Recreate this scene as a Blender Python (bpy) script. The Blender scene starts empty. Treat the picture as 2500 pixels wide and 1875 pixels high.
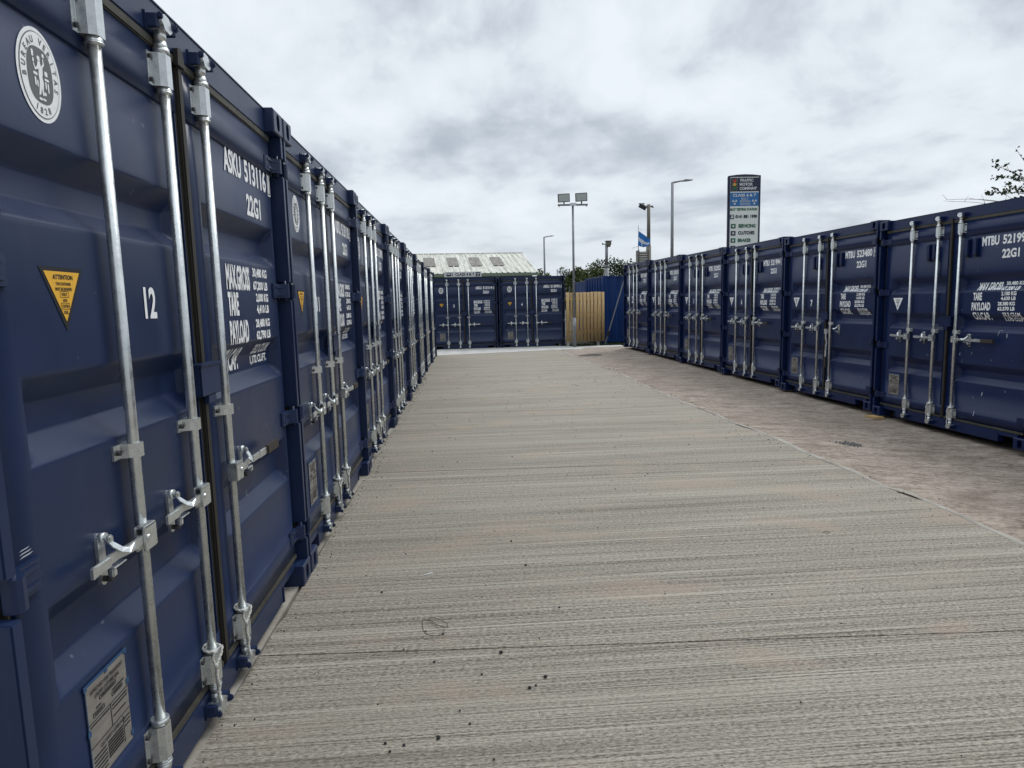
import bpy, bmesh, math, random
from mathutils import Vector, Matrix
R = math.radians
rnd = random.Random(7)
scene = bpy.context.scene
col = scene.collection

# ---------------------------------------------------------------- camera
cam_d = bpy.data.cameras.new("camera")
cam = bpy.data.objects.new("camera", cam_d); col.objects.link(cam); scene.camera = cam
cam_d.sensor_width = 36; cam_d.lens = 1618.77 / 2500 * 36
cam_d.shift_x = -0.65 / 2500; cam_d.shift_y = 9.28 / 2500
cam_d.clip_start = 0.02; cam_d.clip_end = 3000
def look(yaw, pitch, roll):
    f = Vector((math.sin(yaw)*math.cos(pitch), math.cos(yaw)*math.cos(pitch), math.sin(pitch)))
    r = Vector((math.cos(yaw), -math.sin(yaw), 0)); u = r.cross(f)
    r2 = r*math.cos(roll) + u*math.sin(roll); u2 = -r*math.sin(roll) + u*math.cos(roll)
    return Matrix((r2, u2, -f)).transposed().to_4x4()
cam.matrix_world = Matrix.Translation((0.9597, -1.3676, 1.5512)) @ look(0.06621, -0.12497, -0.0248)

# ---------------------------------------------------------------- world: overcast sky
W = bpy.data.worlds.new("World"); scene.world = W; W.use_nodes = True
nt = W.node_tree; nt.nodes.clear()
def N(nt, t, **kw):
    n = nt.nodes.new(t)
    for k, v in kw.items(): setattr(n, k, v)
    return n
SUN_EL, SUN_AZ = R(52), R(48)          # azimuth measured from +Y towards +X
def world():
    L = nt.links.new
    sky = N(nt, 'ShaderNodeTexSky', sky_type='NISHITA', sun_disc=False)
    sky.sun_elevation = SUN_EL; sky.sun_rotation = SUN_AZ
    tc = N(nt, 'ShaderNodeTexCoord'); sp = N(nt, 'ShaderNodeSeparateXYZ'); L(tc.outputs['Generated'], sp.inputs[0])
    zc = N(nt, 'ShaderNodeMath', operation='MAXIMUM'); L(sp.outputs['Z'], zc.inputs[0]); zc.inputs[1].default_value = 0.0
    # cloud deck laid out by compass bearing and by height above the skyline (flatter towards the horizon)
    za = N(nt, 'ShaderNodeMath', operation='ADD'); L(zc.outputs[0], za.inputs[0]); za.inputs[1].default_value = 0.25
    dx = N(nt, 'ShaderNodeMath', operation='ARCTAN2'); L(sp.outputs['X'], dx.inputs[0]); L(sp.outputs['Y'], dx.inputs[1])
    dy = N(nt, 'ShaderNodeMath', operation='DIVIDE'); L(zc.outputs[0], dy.inputs[0]); L(za.outputs[0], dy.inputs[1])
    cb = N(nt, 'ShaderNodeCombineXYZ'); L(dx.outputs[0], cb.inputs[0]); L(dy.outputs[0], cb.inputs[1])
    def noise(loc, scl, detail, rough, dist, rot=0.0):
        mp = N(nt, 'ShaderNodeMapping'); L(cb.outputs[0], mp.inputs[0])
        mp.inputs['Location'].default_value = loc; mp.inputs['Scale'].default_value = scl; mp.inputs['Rotation'].default_value = (0, 0, rot)
        n = N(nt, 'ShaderNodeTexNoise'); L(mp.outputs[0], n.inputs[0])
        n.inputs['Scale'].default_value = 1; n.inputs['Detail'].default_value = detail
        n.inputs['Roughness'].default_value = rough; n.inputs['Distortion'].default_value = dist
        return n.outputs['Fac']
    a = noise((3.1, 1.7, 0.2), (2.4, 4.2, 1), 3, 0.5, 0.3)
    b = noise((7.3, 4.4, 1.0), (5.6, 9.6, 1), 8, 0.53, 0.3)
    c = noise((1.3, 9.4, 3.0), (19.0, 30.0, 1), 6, 0.55, 0.2)
    def mad(x, m, y):
        n = N(nt, 'ShaderNodeMath', operation='MULTIPLY_ADD'); L(x, n.inputs[0]); n.inputs[1].default_value = m
        if isinstance(y, float): n.inputs[2].default_value = y
        else: L(y, n.inputs[2])
        return n.outputs[0]
    s = mad(a, 0.42, mad(b, 0.78, mad(c, 0.20, -0.116)))
    # the main cloud banks of that day, each a soft patch of the cloud deck
    wv = N(nt, 'ShaderNodeTexNoise'); L(cb.outputs[0], wv.inputs[0]); wv.inputs['Scale'].default_value = 7.0; wv.inputs['Detail'].default_value = 4
    w1 = N(nt, 'ShaderNodeVectorMath', operation='MULTIPLY_ADD'); L(wv.outputs['Color'], w1.inputs[0])
    w1.inputs[1].default_value = (0.22, 0.13, 0); L(cb.outputs[0], w1.inputs[2])
    for (cx_, cy_, rx_, ry_, am) in ((0.02, 0.625, 0.17, 0.09, -0.12), (0.08, 0.478, 0.32, 0.050, -0.12), (0.22, 0.425, 0.18, 0.045, -0.07), (0.52, 0.565, 0.26, 0.045, -0.07),
                                     (0.55, 0.33, 0.34, 0.07, -0.05), (-0.26, 0.56, 0.26, 0.11, 0.10), (0.33, 0.532, 0.15, 0.035, 0.06), (0.0, 0.523, 0.15, 0.025, 0.05), (-0.12, 0.39, 0.24, 0.05, 0.06)):
        mp = N(nt, 'ShaderNodeMapping', vector_type='POINT'); L(w1.outputs[0], mp.inputs[0])
        mp.inputs['Scale'].default_value = (1/rx_, 1/ry_, 0); mp.inputs['Location'].default_value = (-(cx_+0.11)/rx_, -(cy_+0.065)/ry_, 0)
        ln = N(nt, 'ShaderNodeVectorMath', operation='LENGTH'); L(mp.outputs[0], ln.inputs[0])
        fa = N(nt, 'ShaderNodeMapRange', interpolation_type='SMOOTHSTEP'); L(ln.outputs['Value'], fa.inputs[0])
        for i_, v_ in enumerate((0.0, 1.35, am, 0.0)): fa.inputs[i_+1].default_value = v_
        ad = N(nt, 'ShaderNodeMath', operation='ADD'); L(s, ad.inputs[0]); L(fa.outputs[0], ad.inputs[1]); s = ad.outputs[0]
    cr = N(nt, 'ShaderNodeValToRGB'); L(s, cr.inputs[0])
    e = cr.color_ramp.elements
    e[0].position = 0.30; e[0].color = (0.42, 0.475, 0.55, 1)
    e[1].position = 0.70; e[1].color = (0.86, 0.92, 0.985, 1)
    for p_, c_ in ((0.41, (0.53, 0.59, 0.66, 1)), (0.49, (0.66, 0.72, 0.79, 1)), (0.57, (0.78, 0.84, 0.90, 1))):
        m = e.new(p_); m.color = c_
    # far clouds melt together towards the skyline
    hz = N(nt, 'ShaderNodeMapRange'); L(zc.outputs[0], hz.inputs[0])
    hz.inputs[1].default_value = 0.0; hz.inputs[2].default_value = 0.13; hz.inputs[3].default_value = 0.7; hz.inputs[4].default_value = 0.0
    mx = N(nt, 'ShaderNodeMix', data_type='RGBA'); L(hz.outputs[0], mx.inputs[0]); L(cr.outputs[0], mx.inputs[6])
    mx.inputs[7].default_value = (0.68, 0.735, 0.79, 1)
    # sky dimmed to the south, out of view, to darken faces turned that way
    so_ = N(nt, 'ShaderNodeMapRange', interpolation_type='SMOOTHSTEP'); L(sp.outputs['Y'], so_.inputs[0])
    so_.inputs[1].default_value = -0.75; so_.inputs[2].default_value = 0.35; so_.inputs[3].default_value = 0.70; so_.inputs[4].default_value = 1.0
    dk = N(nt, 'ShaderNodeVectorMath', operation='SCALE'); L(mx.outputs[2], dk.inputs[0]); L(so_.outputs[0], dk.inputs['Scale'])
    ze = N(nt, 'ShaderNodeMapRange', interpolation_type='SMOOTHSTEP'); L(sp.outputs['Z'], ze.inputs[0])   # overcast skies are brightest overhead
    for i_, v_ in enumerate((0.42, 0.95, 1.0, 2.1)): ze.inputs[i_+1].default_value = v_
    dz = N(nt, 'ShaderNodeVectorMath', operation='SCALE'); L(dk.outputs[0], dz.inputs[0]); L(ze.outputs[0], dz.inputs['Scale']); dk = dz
    b1 = N(nt, 'ShaderNodeBackground'); L(sky.outputs[0], b1.inputs[0]); b1.inputs[1].default_value = 0.10
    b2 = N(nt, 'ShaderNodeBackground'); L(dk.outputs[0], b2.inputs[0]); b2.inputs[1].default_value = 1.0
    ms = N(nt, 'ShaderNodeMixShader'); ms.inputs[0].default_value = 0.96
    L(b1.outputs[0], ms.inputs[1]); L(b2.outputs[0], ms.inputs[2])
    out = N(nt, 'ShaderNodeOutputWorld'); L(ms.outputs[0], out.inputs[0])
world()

# ---------------------------------------------------------------- sun and exposure
sd = bpy.data.lights.new("sun", 'SUN'); sd.energy = 1.3; sd.angle = R(24); sd.color = (1.0, 0.965, 0.91)
so = bpy.data.objects.new("sun", sd); col.objects.link(so)
sdir = Vector((math.sin(SUN_AZ)*math.cos(SUN_EL), math.cos(SUN_AZ)*math.cos(SUN_EL), math.sin(SUN_EL)))
so.rotation_euler = sdir.to_track_quat('Z', 'Y').to_euler(); so.location = (6, -4, 12)
vs = scene.view_settings
vs.view_transform = 'Standard'; vs.look = 'None'; vs.exposure = 0.0; vs.gamma = 1.0; vs.use_curve_mapping = False

# ---------------------------------------------------------------- materials
def material(name, base, rough=0.6, metal=0.0, spec=0.5, build=None):
    m = bpy.data.materials.new(name); m.use_nodes = True
    t = m.node_tree; b = t.nodes['Principled BSDF']
    b.inputs['Base Color'].default_value = (*base, 1); b.inputs['Roughness'].default_value = rough
    b.inputs['Metallic'].default_value = metal; b.inputs['Specular IOR Level'].default_value = spec
    if build: build(t, b)
    return m
def coords(t, scl=(1, 1, 1), loc=(0, 0, 0), rot=(0, 0, 0), kind='Object'):
    tc = t.nodes.new('ShaderNodeTexCoord'); mp = t.nodes.new('ShaderNodeMapping')
    t.links.new(tc.outputs[kind], mp.inputs[0])
    mp.inputs['Scale'].default_value = scl; mp.inputs['Location'].default_value = loc; mp.inputs['Rotation'].default_value = rot
    return mp.outputs[0]
def tnoise(t, vec, s=1, d=4, r=0.5, dist=0):
    n = t.nodes.new('ShaderNodeTexNoise'); t.links.new(vec, n.inputs[0])
    n.inputs['Scale'].default_value = s; n.inputs['Detail'].default_value = d; n.inputs['Roughness'].default_value = r
    n.inputs['Distortion'].default_value = dist
    return n.outputs['Fac']
def ramp(t, fac, stops):
    n = t.nodes.new('ShaderNodeValToRGB'); t.links.new(fac, n.inputs[0]); e = n.color_ramp.elements
    e[0].position = stops[0][0]; e[0].color = (*stops[0][1], 1); e[1].position = stops[-1][0]; e[1].color = (*stops[-1][1], 1)
    for p_, c_ in stops[1:-1]:
        q = e.new(p_); q.color = (*c_, 1)
    return n.outputs[0]
def mix(t, fac, a, b, mode='MIX'):
    n = t.nodes.new('ShaderNodeMix'); n.data_type = 'RGBA'; n.blend_type = mode
    for s, v in ((0, fac), (6, a), (7, b)):
        if isinstance(v, (int, float)): n.inputs[s].default_value = v
        elif isinstance(v, tuple): n.inputs[s].default_value = (*v, 1)
        else: t.links.new(v, n.inputs[s])
    return n.outputs[2]
def mr(t, v, a, b, c, d):
    n = t.nodes.new('ShaderNodeMapRange'); t.links.new(v, n.inputs[0])
    for i, x in enumerate((a, b, c, d)): n.inputs[i+1].default_value = x
    return n.outputs[0]
def bump(t, b, h, strength, dist):
    n = t.nodes.new('ShaderNodeBump'); t.links.new(h, n.inputs['Height'])
    n.inputs['Strength'].default_value = strength; n.inputs['Distance'].default_value = dist
    t.links.new(n.outputs[0], b.inputs['Normal'])

def paint(name, base, dust=(0.16, 0.15, 0.15), amt=0.10):
    def f(t, b):
        info = t.nodes.new('ShaderNodeObjectInfo')
        v = coords(t)
        ad = t.nodes.new('ShaderNodeVectorMath'); ad.operation = 'ADD'; t.links.new(v, ad.inputs[0])
        sc = t.nodes.new('ShaderNodeVectorMath'); sc.operation = 'SCALE'; sc.inputs[0].default_value = (13, 7, 5)
        t.links.new(info.outputs['Random'], sc.inputs['Scale']); t.links.new(sc.outputs[0], ad.inputs[1])
        v = ad.outputs[0]
        mp = t.nodes.new('ShaderNodeMapping'); t.links.new(v, mp.inputs[0]); mp.inputs['Scale'].default_value = (16, 16, 1.1)
        big = tnoise(t, v, 1.7, 4, 0.6)
        st = tnoise(t, mp.outputs[0], 1, 4, 0.6)
        fine = tnoise(t, v, 60, 3, 0.6)
        c = mix(t, mr(t, big, 0.3, 0.75, 0, 1), tuple(x*0.86 for x in base), tuple(x*1.16 for x in base))
        c = mix(t, mr(t, st, 0.56, 0.82, 0, amt), c, dust)
        c = mix(t, mr(t, fine, 0.70, 0.80, 0, 0.10), c, dust)
        c = mix(t, mr(t, tnoise(t, v, 21, 2, 0.4), 0.755, 0.775, 0, 0.5), c, (0.16, 0.19, 0.24))
        t.links.new(c, b.inputs['Base Color'])
        t.links.new(mr(t, big, 0.3, 0.7, 0.27, 0.42), b.inputs['Roughness'])
        bump(t, b, tnoise(t, v, 220, 2, 0.5), 0.06, 0.002)
    return material(name, base, 0.42, 0, 0.32, f)
M = {}
M['navyA'] = paint('navy_paint_faded', (0.0130, 0.0255, 0.0730), (0.09, 0.12, 0.16), 0.08)
M['navyB'] = paint('navy_paint_deep', (0.0052, 0.0155, 0.066), (0.08, 0.11, 0.15), 0.07)
M['blue'] = paint('blue_paint', (0.006, 0.033, 0.145), (0.10, 0.12, 0.2), 0.18)
def galv(t, b):
    v = coords(t)
    n = tnoise(t, v, 26, 5, 0.65); n2 = tnoise(t, v, 150, 2, 0.5); n3 = tnoise(t, v, 4, 3, 0.5)
    c = ramp(t, n, [(0.3, (0.55, 0.58, 0.59)), (0.52, (0.67, 0.70, 0.70)), (0.7, (0.77, 0.79, 0.79))])
    c = mix(t, mr(t, n3, 0.45, 0.7, 0, 0.30), c, (0.45, 0.46, 0.45))
    t.links.new(c, b.inputs['Base Color']); t.links.new(mr(t, n, 0.3, 0.7, 0.20, 0.40), b.inputs['Roughness'])
    bump(t, b, n2, 0.12, 0.001)
M['galv'] = material('galvanised_steel', (0.5, 0.52, 0.53), 0.36, 0.84, 0.5, galv)
M['gasket'] = material('rubber_gasket', (0.030, 0.028, 0.022), 0.7, build=lambda t, b: t.links.new(
    ramp(t, tnoise(t, coords(t), 9, 4, 0.6), [(0.35, (0.030, 0.028, 0.022)), (0.7, (0.070, 0.065, 0.050))]), b.inputs['Base Color']))
M['seal'] = material('dark_brown_seal', (0.020, 0.017, 0.013), 0.6)
M['dark'] = material('opening_shade', (0.006, 0.006, 0.008), 0.8)  # near-black colour painted in for the shade inside holes and recesses
M['bolt'] = material('dark_bolt', (0.05, 0.05, 0.055), 0.5, 0.5)
M['grip'] = material('brown_black_grip', (0.035, 0.026, 0.020), 0.65)
M['white'] = material('white_vinyl', (0.72, 0.74, 0.76), 0.5, build=lambda t, b: t.links.new(
    ramp(t, tnoise(t, coords(t), 40, 4, 0.7), [(0.3, (0.78, 0.80, 0.82)), (0.6, (0.90, 0.91, 0.92))]), b.inputs['Base Color']))
M['greyink'] = material('grey_ink', (0.12, 0.13, 0.14), 0.55)
M['ink'] = material('black_ink', (0.008, 0.008, 0.010), 0.6)
M['yellow'] = material('yellow_vinyl', (0.80, 0.44, 0.035), 0.5)
M['plate'] = material('aluminium_plate', (0.36, 0.34, 0.32), 0.5, 0.25, build=lambda t, b: t.links.new(
    ramp(t, tnoise(t, coords(t, (1, 1, 5)), 14, 4, 0.6), [(0.3, (0.20, 0.185, 0.17)), (0.7, (0.31, 0.29, 0.265))]), b.inputs['Base Color']))
M['rimblue'] = material('blue_masking', (0.022, 0.075, 0.17), 0.6)
M['rope'] = material('white_rope', (0.55, 0.54, 0.50), 0.85)
M['chip'] = material('paint_chip', (0.42, 0.46, 0.52), 0.7)
def woodf(t, b):
    info = t.nodes.new('ShaderNodeObjectInfo')
    v = coords(t, (9, 9, 0.9)); k = coords(t, (1, 1, 1))
    n = tnoise(t, v, 2.5, 5, 0.65, 0.6); n2 = tnoise(t, k, 5.5, 2, 0.4)
    c = ramp(t, n, [(0.28, (0.27, 0.165, 0.065)), (0.5, (0.46, 0.31, 0.135)), (0.72, (0.60, 0.44, 0.225))])
    c = mix(t, mr(t, n2, 0.68, 0.74, 0, 0.55), c, (0.22, 0.12, 0.04))
    c = mix(t, mr(t, info.outputs['Random'], 0, 1, 0, 0.3), c, (0.42, 0.30, 0.13))
    t.links.new(c, b.inputs['Base Color']); bump(t, b, n, 0.2, 0.003)
M['wood'] = material('treated_timber', (0.5, 0.33, 0.12), 0.75, build=woodf)
M['post'] = material('pale_concrete_post', (0.50, 0.49, 0.47), 0.8)
M['pole'] = material('grey_painted_pole', (0.20, 0.215, 0.23), 0.5, 0.35, build=lambda t, b: t.links.new(
    ramp(t, tnoise(t, coords(t, (1, 1, 0.3)), 12, 4, 0.6), [(0.3, (0.16, 0.17, 0.18)), (0.7, (0.27, 0.285, 0.30))]), b.inputs['Base Color']))
M['brownpole'] = material('weathered_pole', (0.16, 0.15, 0.12), 0.7)
M['lens'] = material('floodlight_glass', (0.50, 0.53, 0.50), 0.3)
M['flood'] = material('floodlight_case', (0.06, 0.065, 0.07), 0.5)
M['boxwhite'] = material('white_plastic', (0.68, 0.69, 0.70), 0.5)
M['slat'] = material('cream_slats', (0.52, 0.50, 0.45), 0.7)
def roof(t, b):
    v = coords(t, (3.2, 0.25, 0.25)); n = tnoise(t, v, 2, 6, 0.7, 0.5); n2 = tnoise(t, coords(t, (5, 1, 1)), 1.2, 5, 0.7)
    c = ramp(t, n, [(0.30, (0.22, 0.22, 0.18)), (0.44, (0.45, 0.45, 0.39)), (0.66, (0.66, 0.66, 0.585))])
    c = mix(t, mr(t, n2, 0.55, 0.8, 0, 0.75), c, (0.22, 0.21, 0.18))
    t.links.new(c, b.inputs['Base Color'])
M['roof'] = material('pale_green_roof_sheet', (0.6, 0.63, 0.58), 0.6, build=roof)
M['rooflight'] = material('dirty_rooflight', (0.15, 0.135, 0.115), 0.6, build=lambda t, b: t.links.new(
    ramp(t, tnoise(t, coords(t, (6, 0.6, 0.6)), 2, 4, 0.6), [(0.3, (0.09, 0.08, 0.07)), (0.55, (0.17, 0.155, 0.13)), (0.75, (0.32, 0.30, 0.26))]), b.inputs['Base Color']))
M['green'] = material('sage_green_cladding', (0.19, 0.24, 0.18), 0.6)
M['glass'] = material('dark_window', (0.05, 0.06, 0.06), 0.2)
M['signgreen'] = material('sign_green', (0.02, 0.13, 0.075), 0.5)
M['signnavy'] = material('sign_navy', (0.018, 0.022, 0.06), 0.4)
M['signblue'] = material('sign_blue', (0.02, 0.16, 0.42), 0.45)
M['signwhite'] = material('sign_face', (0.80, 0.84, 0.80), 0.45)
M['red'] = material('sign_red', (0.45, 0.05, 0.05), 0.5)
M['amber'] = material('sign_amber', (0.62, 0.36, 0.06), 0.5)
M['flagblue'] = material('flag_blue', (0.02, 0.16, 0.48), 0.8)
M['flagwhite'] = material('flag_white', (0.62, 0.66, 0.74), 0.8)
M['strap'] = material('grey_webbing', (0.20, 0.215, 0.24), 0.7)
M['bark'] = material('bark', (0.13, 0.115, 0.10), 0.9)
def leaf(name, a, b_):
    def f(t, b):
        g = t.nodes.new('ShaderNodeNewGeometry')
        c = mix(t, g.outputs['Random Per Island'], a, b_)
        t.links.new(c, b.inputs['Base Color'])
    return material(name, a, 0.7, 0, 0.2, f)
M['leaf1'] = leaf('dark_leaves', (0.012, 0.030, 0.014), (0.045, 0.075, 0.026))
M['leaf2'] = leaf('olive_leaves', (0.030, 0.050, 0.014), (0.095, 0.115, 0.032))
M['leaf3'] = leaf('grey_green_leaves', (0.025, 0.045, 0.020), (0.06, 0.08, 0.035))

def slabmat(t, b):
    rot = (0, 0, 0.05)
    lines = tnoise(t, coords(t, (0.45, 120, 1), rot=rot), 1, 3, 0.5)
    grain = tnoise(t, coords(t, (48, 125, 1), (2, 2, 0), rot), 1, 4, 0.72)
    broom = tnoise(t, coords(t, (0.30, 30, 1), (3, 1, 0), rot), 1, 3, 0.5)
    far = tnoise(t, coords(t, (0.13, 3.4, 1), (5, 2, 0), rot), 1, 6, 0.66, 0.25)
    blot = tnoise(t, coords(t, (0.5, 0.8, 1), (9, 3, 0)), 1, 5, 0.6, 0.3)
    blot2 = tnoise(t, coords(t, (1.0, 1.9, 1), (2, 7, 0)), 1, 5, 0.62, 0.3)
    line = tnoise(t, coords(t, (0.22, 34, 1), (1, 4, 0), rot), 1, 2, 0.4)
    pit = tnoise(t, coords(t, (70, 95, 1), (4, 4, 0)), 1, 3, 0.6)
    def mad(x, k, y):
        n = t.nodes.new('ShaderNodeMath'); n.operation = 'MULTIPLY_ADD'; t.links.new(x, n.inputs[0]); n.inputs[1].default_value = k
        if isinstance(y, float): n.inputs[2].default_value = y
        else: t.links.new(y, n.inputs[2])
        return n.outputs[0]
    v = mad(lines, 0.62, mad(grain, 0.86, mad(broom, 0.10, -0.29)))
    c = ramp(t, v, [(0.35, (0.078, 0.070, 0.057)), (0.43, (0.188, 0.171, 0.140)), (0.51, (0.305, 0.278, 0.232)), (0.63, (0.475, 0.436, 0.368))])
    c = mix(t, mr(t, far, 0.50, 0.66, 0, 0.34), c, (0.44, 0.412, 0.340))
    c = mix(t, mr(t, far, 0.47, 0.33, 0, 0.34), c, (0.165, 0.150, 0.124))
    c = mix(t, mr(t, blot, 0.50, 0.64, 0, 0.18), c, (0.24, 0.236, 0.175))
    c = mix(t, mr(t, blot2, 0.53, 0.66, 0, 0.46), c, (0.40, 0.31, 0.245))
    c = mix(t, mr(t, line, 0.66, 0.71, 0, 0.55), c, (0.52, 0.485, 0.41))
    c = mix(t, mr(t, pit, 0.34, 0.28, 0, 0.85), c, (0.05, 0.044, 0.036))
    t.links.new(c, b.inputs['Base Color'])
    bump(t, b, v, 0.9, 0.012)
M['slab'] = material('brushed_concrete', (0.4, 0.4, 0.36), 0.85, 0, 0.25, slabmat)
def smoothc(base, dark, light):
    def f(t, b):
        v = coords(t)
        n = tnoise(t, v, 3, 6, 0.65); n2 = tnoise(t, v, 45, 4, 0.65)
        c = ramp(t, n, [(0.3, dark), (0.5, base), (0.72, light)])
        c = mix(t, mr(t, n2, 0.42, 0.30, 0, 0.5), c, tuple(x*0.5 for x in dark))
        t.links.new(c, b.inputs['Base Color']); bump(t, b, n2, 0.35, 0.003)
    return f
M['edge'] = material('trowelled_concrete_edge', (0.36, 0.35, 0.31), 0.85, 0, 0.25, smoothc((0.33, 0.305, 0.265), (0.22, 0.20, 0.17), (0.44, 0.41, 0.36)))
M['strip'] = material('pale_concrete_strip', (0.55, 0.54, 0.52), 0.85, 0, 0.25, smoothc((0.46, 0.45, 0.43), (0.34, 0.33, 0.31), (0.56, 0.55, 0.53)))
def sandy(t, b):
    st = tnoise(t, coords(t, (2.2, 5.5, 1), rot=(0, 0, 0.12)), 1, 9, 0.74, 0.9)
    st2 = tnoise(t, coords(t, (14, 34, 1), rot=(0, 0, -0.1)), 1, 6, 0.75, 0.4)
    big = tnoise(t, coords(t, (0.55, 0.8, 1), (4, 4, 0)), 1, 5, 0.6, 0.5)
    sp = tnoise(t, coords(t), 55, 5, 0.8)
    c = ramp(t, st, [(0.34, (0.18, 0.144, 0.116)), (0.48, (0.315, 0.262, 0.216)), (0.64, (0.47, 0.40, 0.34))])
    c = mix(t, mr(t, st2, 0.50, 0.34, 0, 0.85), c, (0.085, 0.066, 0.052))
    c = mix(t, mr(t, st2, 0.55, 0.68, 0, 0.6), c, (0.50, 0.43, 0.365))
    c = mix(t, mr(t, big, 0.48, 0.66, 0, 0.40), c, (0.20, 0.155, 0.128))
    c = mix(t, mr(t, sp, 0.56, 0.72, 0, 0.5), c, (0.48, 0.42, 0.36))
    c = mix(t, mr(t, sp, 0.45, 0.32, 0, 0.85), c, (0.06, 0.048, 0.04))
    t.links.new(c, b.inputs['Base Color'])
    h = t.nodes.new('ShaderNodeMath'); h.operation = 'ADD'; t.links.new(st2, h.inputs[0]); t.links.new(sp, h.inputs[1])
    bump(t, b, h.outputs[0], 0.7, 0.010)
M['sand'] = material('sandy_concrete', (0.35, 0.28, 0.22), 0.9, 0, 0.2, sandy)
M['earth'] = material('rough_earth', (0.09, 0.08, 0.06), 0.95, build=smoothc((0.075, 0.068, 0.05), (0.035, 0.035, 0.025), (0.14, 0.125, 0.095)))
M['puddle'] = material('damp_patch', (0.075, 0.062, 0.052), 0.7, build=smoothc((0.055, 0.043, 0.036), (0.03, 0.025, 0.021), (0.085, 0.066, 0.054)))
M['gravel'] = material('dark_gravel', (0.09, 0.09, 0.09), 0.85, build=smoothc((0.11, 0.11, 0.11), (0.04, 0.04, 0.045), (0.22, 0.21, 0.20)))
M['stone'] = material('dark_pebble', (0.020, 0.019, 0.018), 0.8)
M['wire'] = material('dull_wire', (0.10, 0.09, 0.07), 0.5, 0.5)

# ---------------------------------------------------------------- mesh helpers
class MB:
    def __init__(s): s.bm = bmesh.new()
    def box(s, x0, x1, y0, y1, z0, z1, bev=0.0, mat=0):
        b = s.bm if not bev else bmesh.new()
        vs_ = [b.verts.new((x, y, z)) for x in (x0, x1) for y in (y0, y1) for z in (z0, z1)]
        for f in ((0, 1, 3, 2), (4, 6, 7, 5), (0, 4, 5, 1), (2, 3, 7, 6), (0, 2, 6, 4), (1, 5, 7, 3)):
            b.faces.new([vs_[i] for i in f]).material_index = mat
        if bev:
            bmesh.ops.recalc_face_normals(b, faces=b.faces)
            bmesh.ops.bevel(b, geom=list(b.edges), offset=bev, segments=2, affect='EDGES')
            for f in b.faces: f.material_index = mat
            s.join(b)
        return s
    def join(s, b, M_=None):
        if M_ is not None: b.transform(M_)
        me = bpy.data.meshes.new("tmp"); b.to_mesh(me); s.bm.from_mesh(me); bpy.data.meshes.remove(me); b.free()
    def addmesh(s, me, mat=0):
        n = len(s.bm.faces); s.bm.from_mesh(me); s.bm.faces.ensure_lookup_table()
        for f in s.bm.faces[n:]: f.material_index = mat
    def prism(s, pts, axis, h0, h1, mat=0, smooth=False):
        """pts: 2D outline; axis 'z': (x,y) swept z; 'y': (x,z) swept y; 'x': (y,z) swept x"""
        def P(p, h): return {'z': (p[0], p[1], h), 'y': (p[0], h, p[1]), 'x': (h, p[0], p[1])}[axis]
        a = [s.bm.verts.new(P(p, h0)) for p in pts]; b = [s.bm.verts.new(P(p, h1)) for p in pts]
        n = len(pts); fs = [s.bm.faces.new(a), s.bm.faces.new(b)]
        for i in range(n):
            f = s.bm.faces.new((a[i], a[(i+1) % n], b[(i+1) % n], b[i])); f.smooth = smooth; fs.append(f)
        for f in fs: f.material_index = mat
        return s
    def tube(s, p0, p1, r0, r1=None, n=12, mat=0, caps=True):
        r1 = r0 if r1 is None else r1
        p0, p1 = Vector(p0), Vector(p1); d = (p1-p0).normalized()
        u = d.orthogonal().normalized(); v = d.cross(u)
        A, B = [], []
        for i in range(n):
            t = 2*math.pi*i/n; w = u*math.cos(t)+v*math.sin(t)
            A.append(s.bm.verts.new(p0+w*r0)); B.append(s.bm.verts.new(p1+w*r1))
        for i in range(n):
            f = s.bm.faces.new((A[i], A[(i+1) % n], B[(i+1) % n], B[i])); f.smooth = True; f.material_index = mat
        if caps:
            s.bm.faces.new(A).material_index = mat; s.bm.faces.new(B).material_index = mat
        return s
    def path(s, pts, r, n=6, mat=0):
        pts = [Vector(p) for p in pts]; rings = []
        up = Vector((0.13, 0.21, 0.97))
        for i, p in enumerate(pts):
            d = (pts[min(i+1, len(pts)-1)]-pts[max(i-1, 0)]).normalized()
            u = d.cross(up); u = u.normalized() if u.length > 1e-4 else d.orthogonal().normalized()
            v = d.cross(u); rr = r(i/(len(pts)-1)) if callable(r) else r
            rings.append([s.bm.verts.new(p+(u*math.cos(2*math.pi*k/n)+v*math.sin(2*math.pi*k/n))*rr) for k in range(n)])
        for a, b in zip(rings, rings[1:]):
            for k in range(n):
                f = s.bm.faces.new((a[k], a[(k+1) % n], b[(k+1) % n], b[k])); f.smooth = True; f.material_index = mat
        s.bm.faces.new(rings[0]).material_index = mat; s.bm.faces.new(rings[-1]).material_index = mat
        return s
    def face(s, pts, mat=0):
        f = s.bm.faces.new([s.bm.verts.new(p) for p in pts]); f.material_index = mat; return s
    def mesh(s, name, mats):
        bmesh.ops.recalc_face_normals(s.bm, faces=s.bm.faces)
        me = bpy.data.meshes.new(name); s.bm.to_mesh(me); s.bm.free()
        for m in (mats if isinstance(mats, (list, tuple)) else [mats]): me.materials.append(m)
        return me
    def flat(s, name, mats):          # keeps face winding (stickers, lettering)
        me = bpy.data.meshes.new(name); s.bm.to_mesh(me); s.bm.free()
        for m in (mats if isinstance(mats, (list, tuple)) else [mats]): me.materials.append(m)
        return me
    def build(s, name, mats, parent=None): return put(name, s.mesh(name, mats), parent)
def put(name, me, parent=None, loc=None, rotz=None):
    o = bpy.data.objects.new(name, me); col.objects.link(o)
    if parent: o.parent = parent
    if loc: o.location = loc
    if rotz is not None: o.rotation_euler = (0, 0, rotz)
    return o
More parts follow.
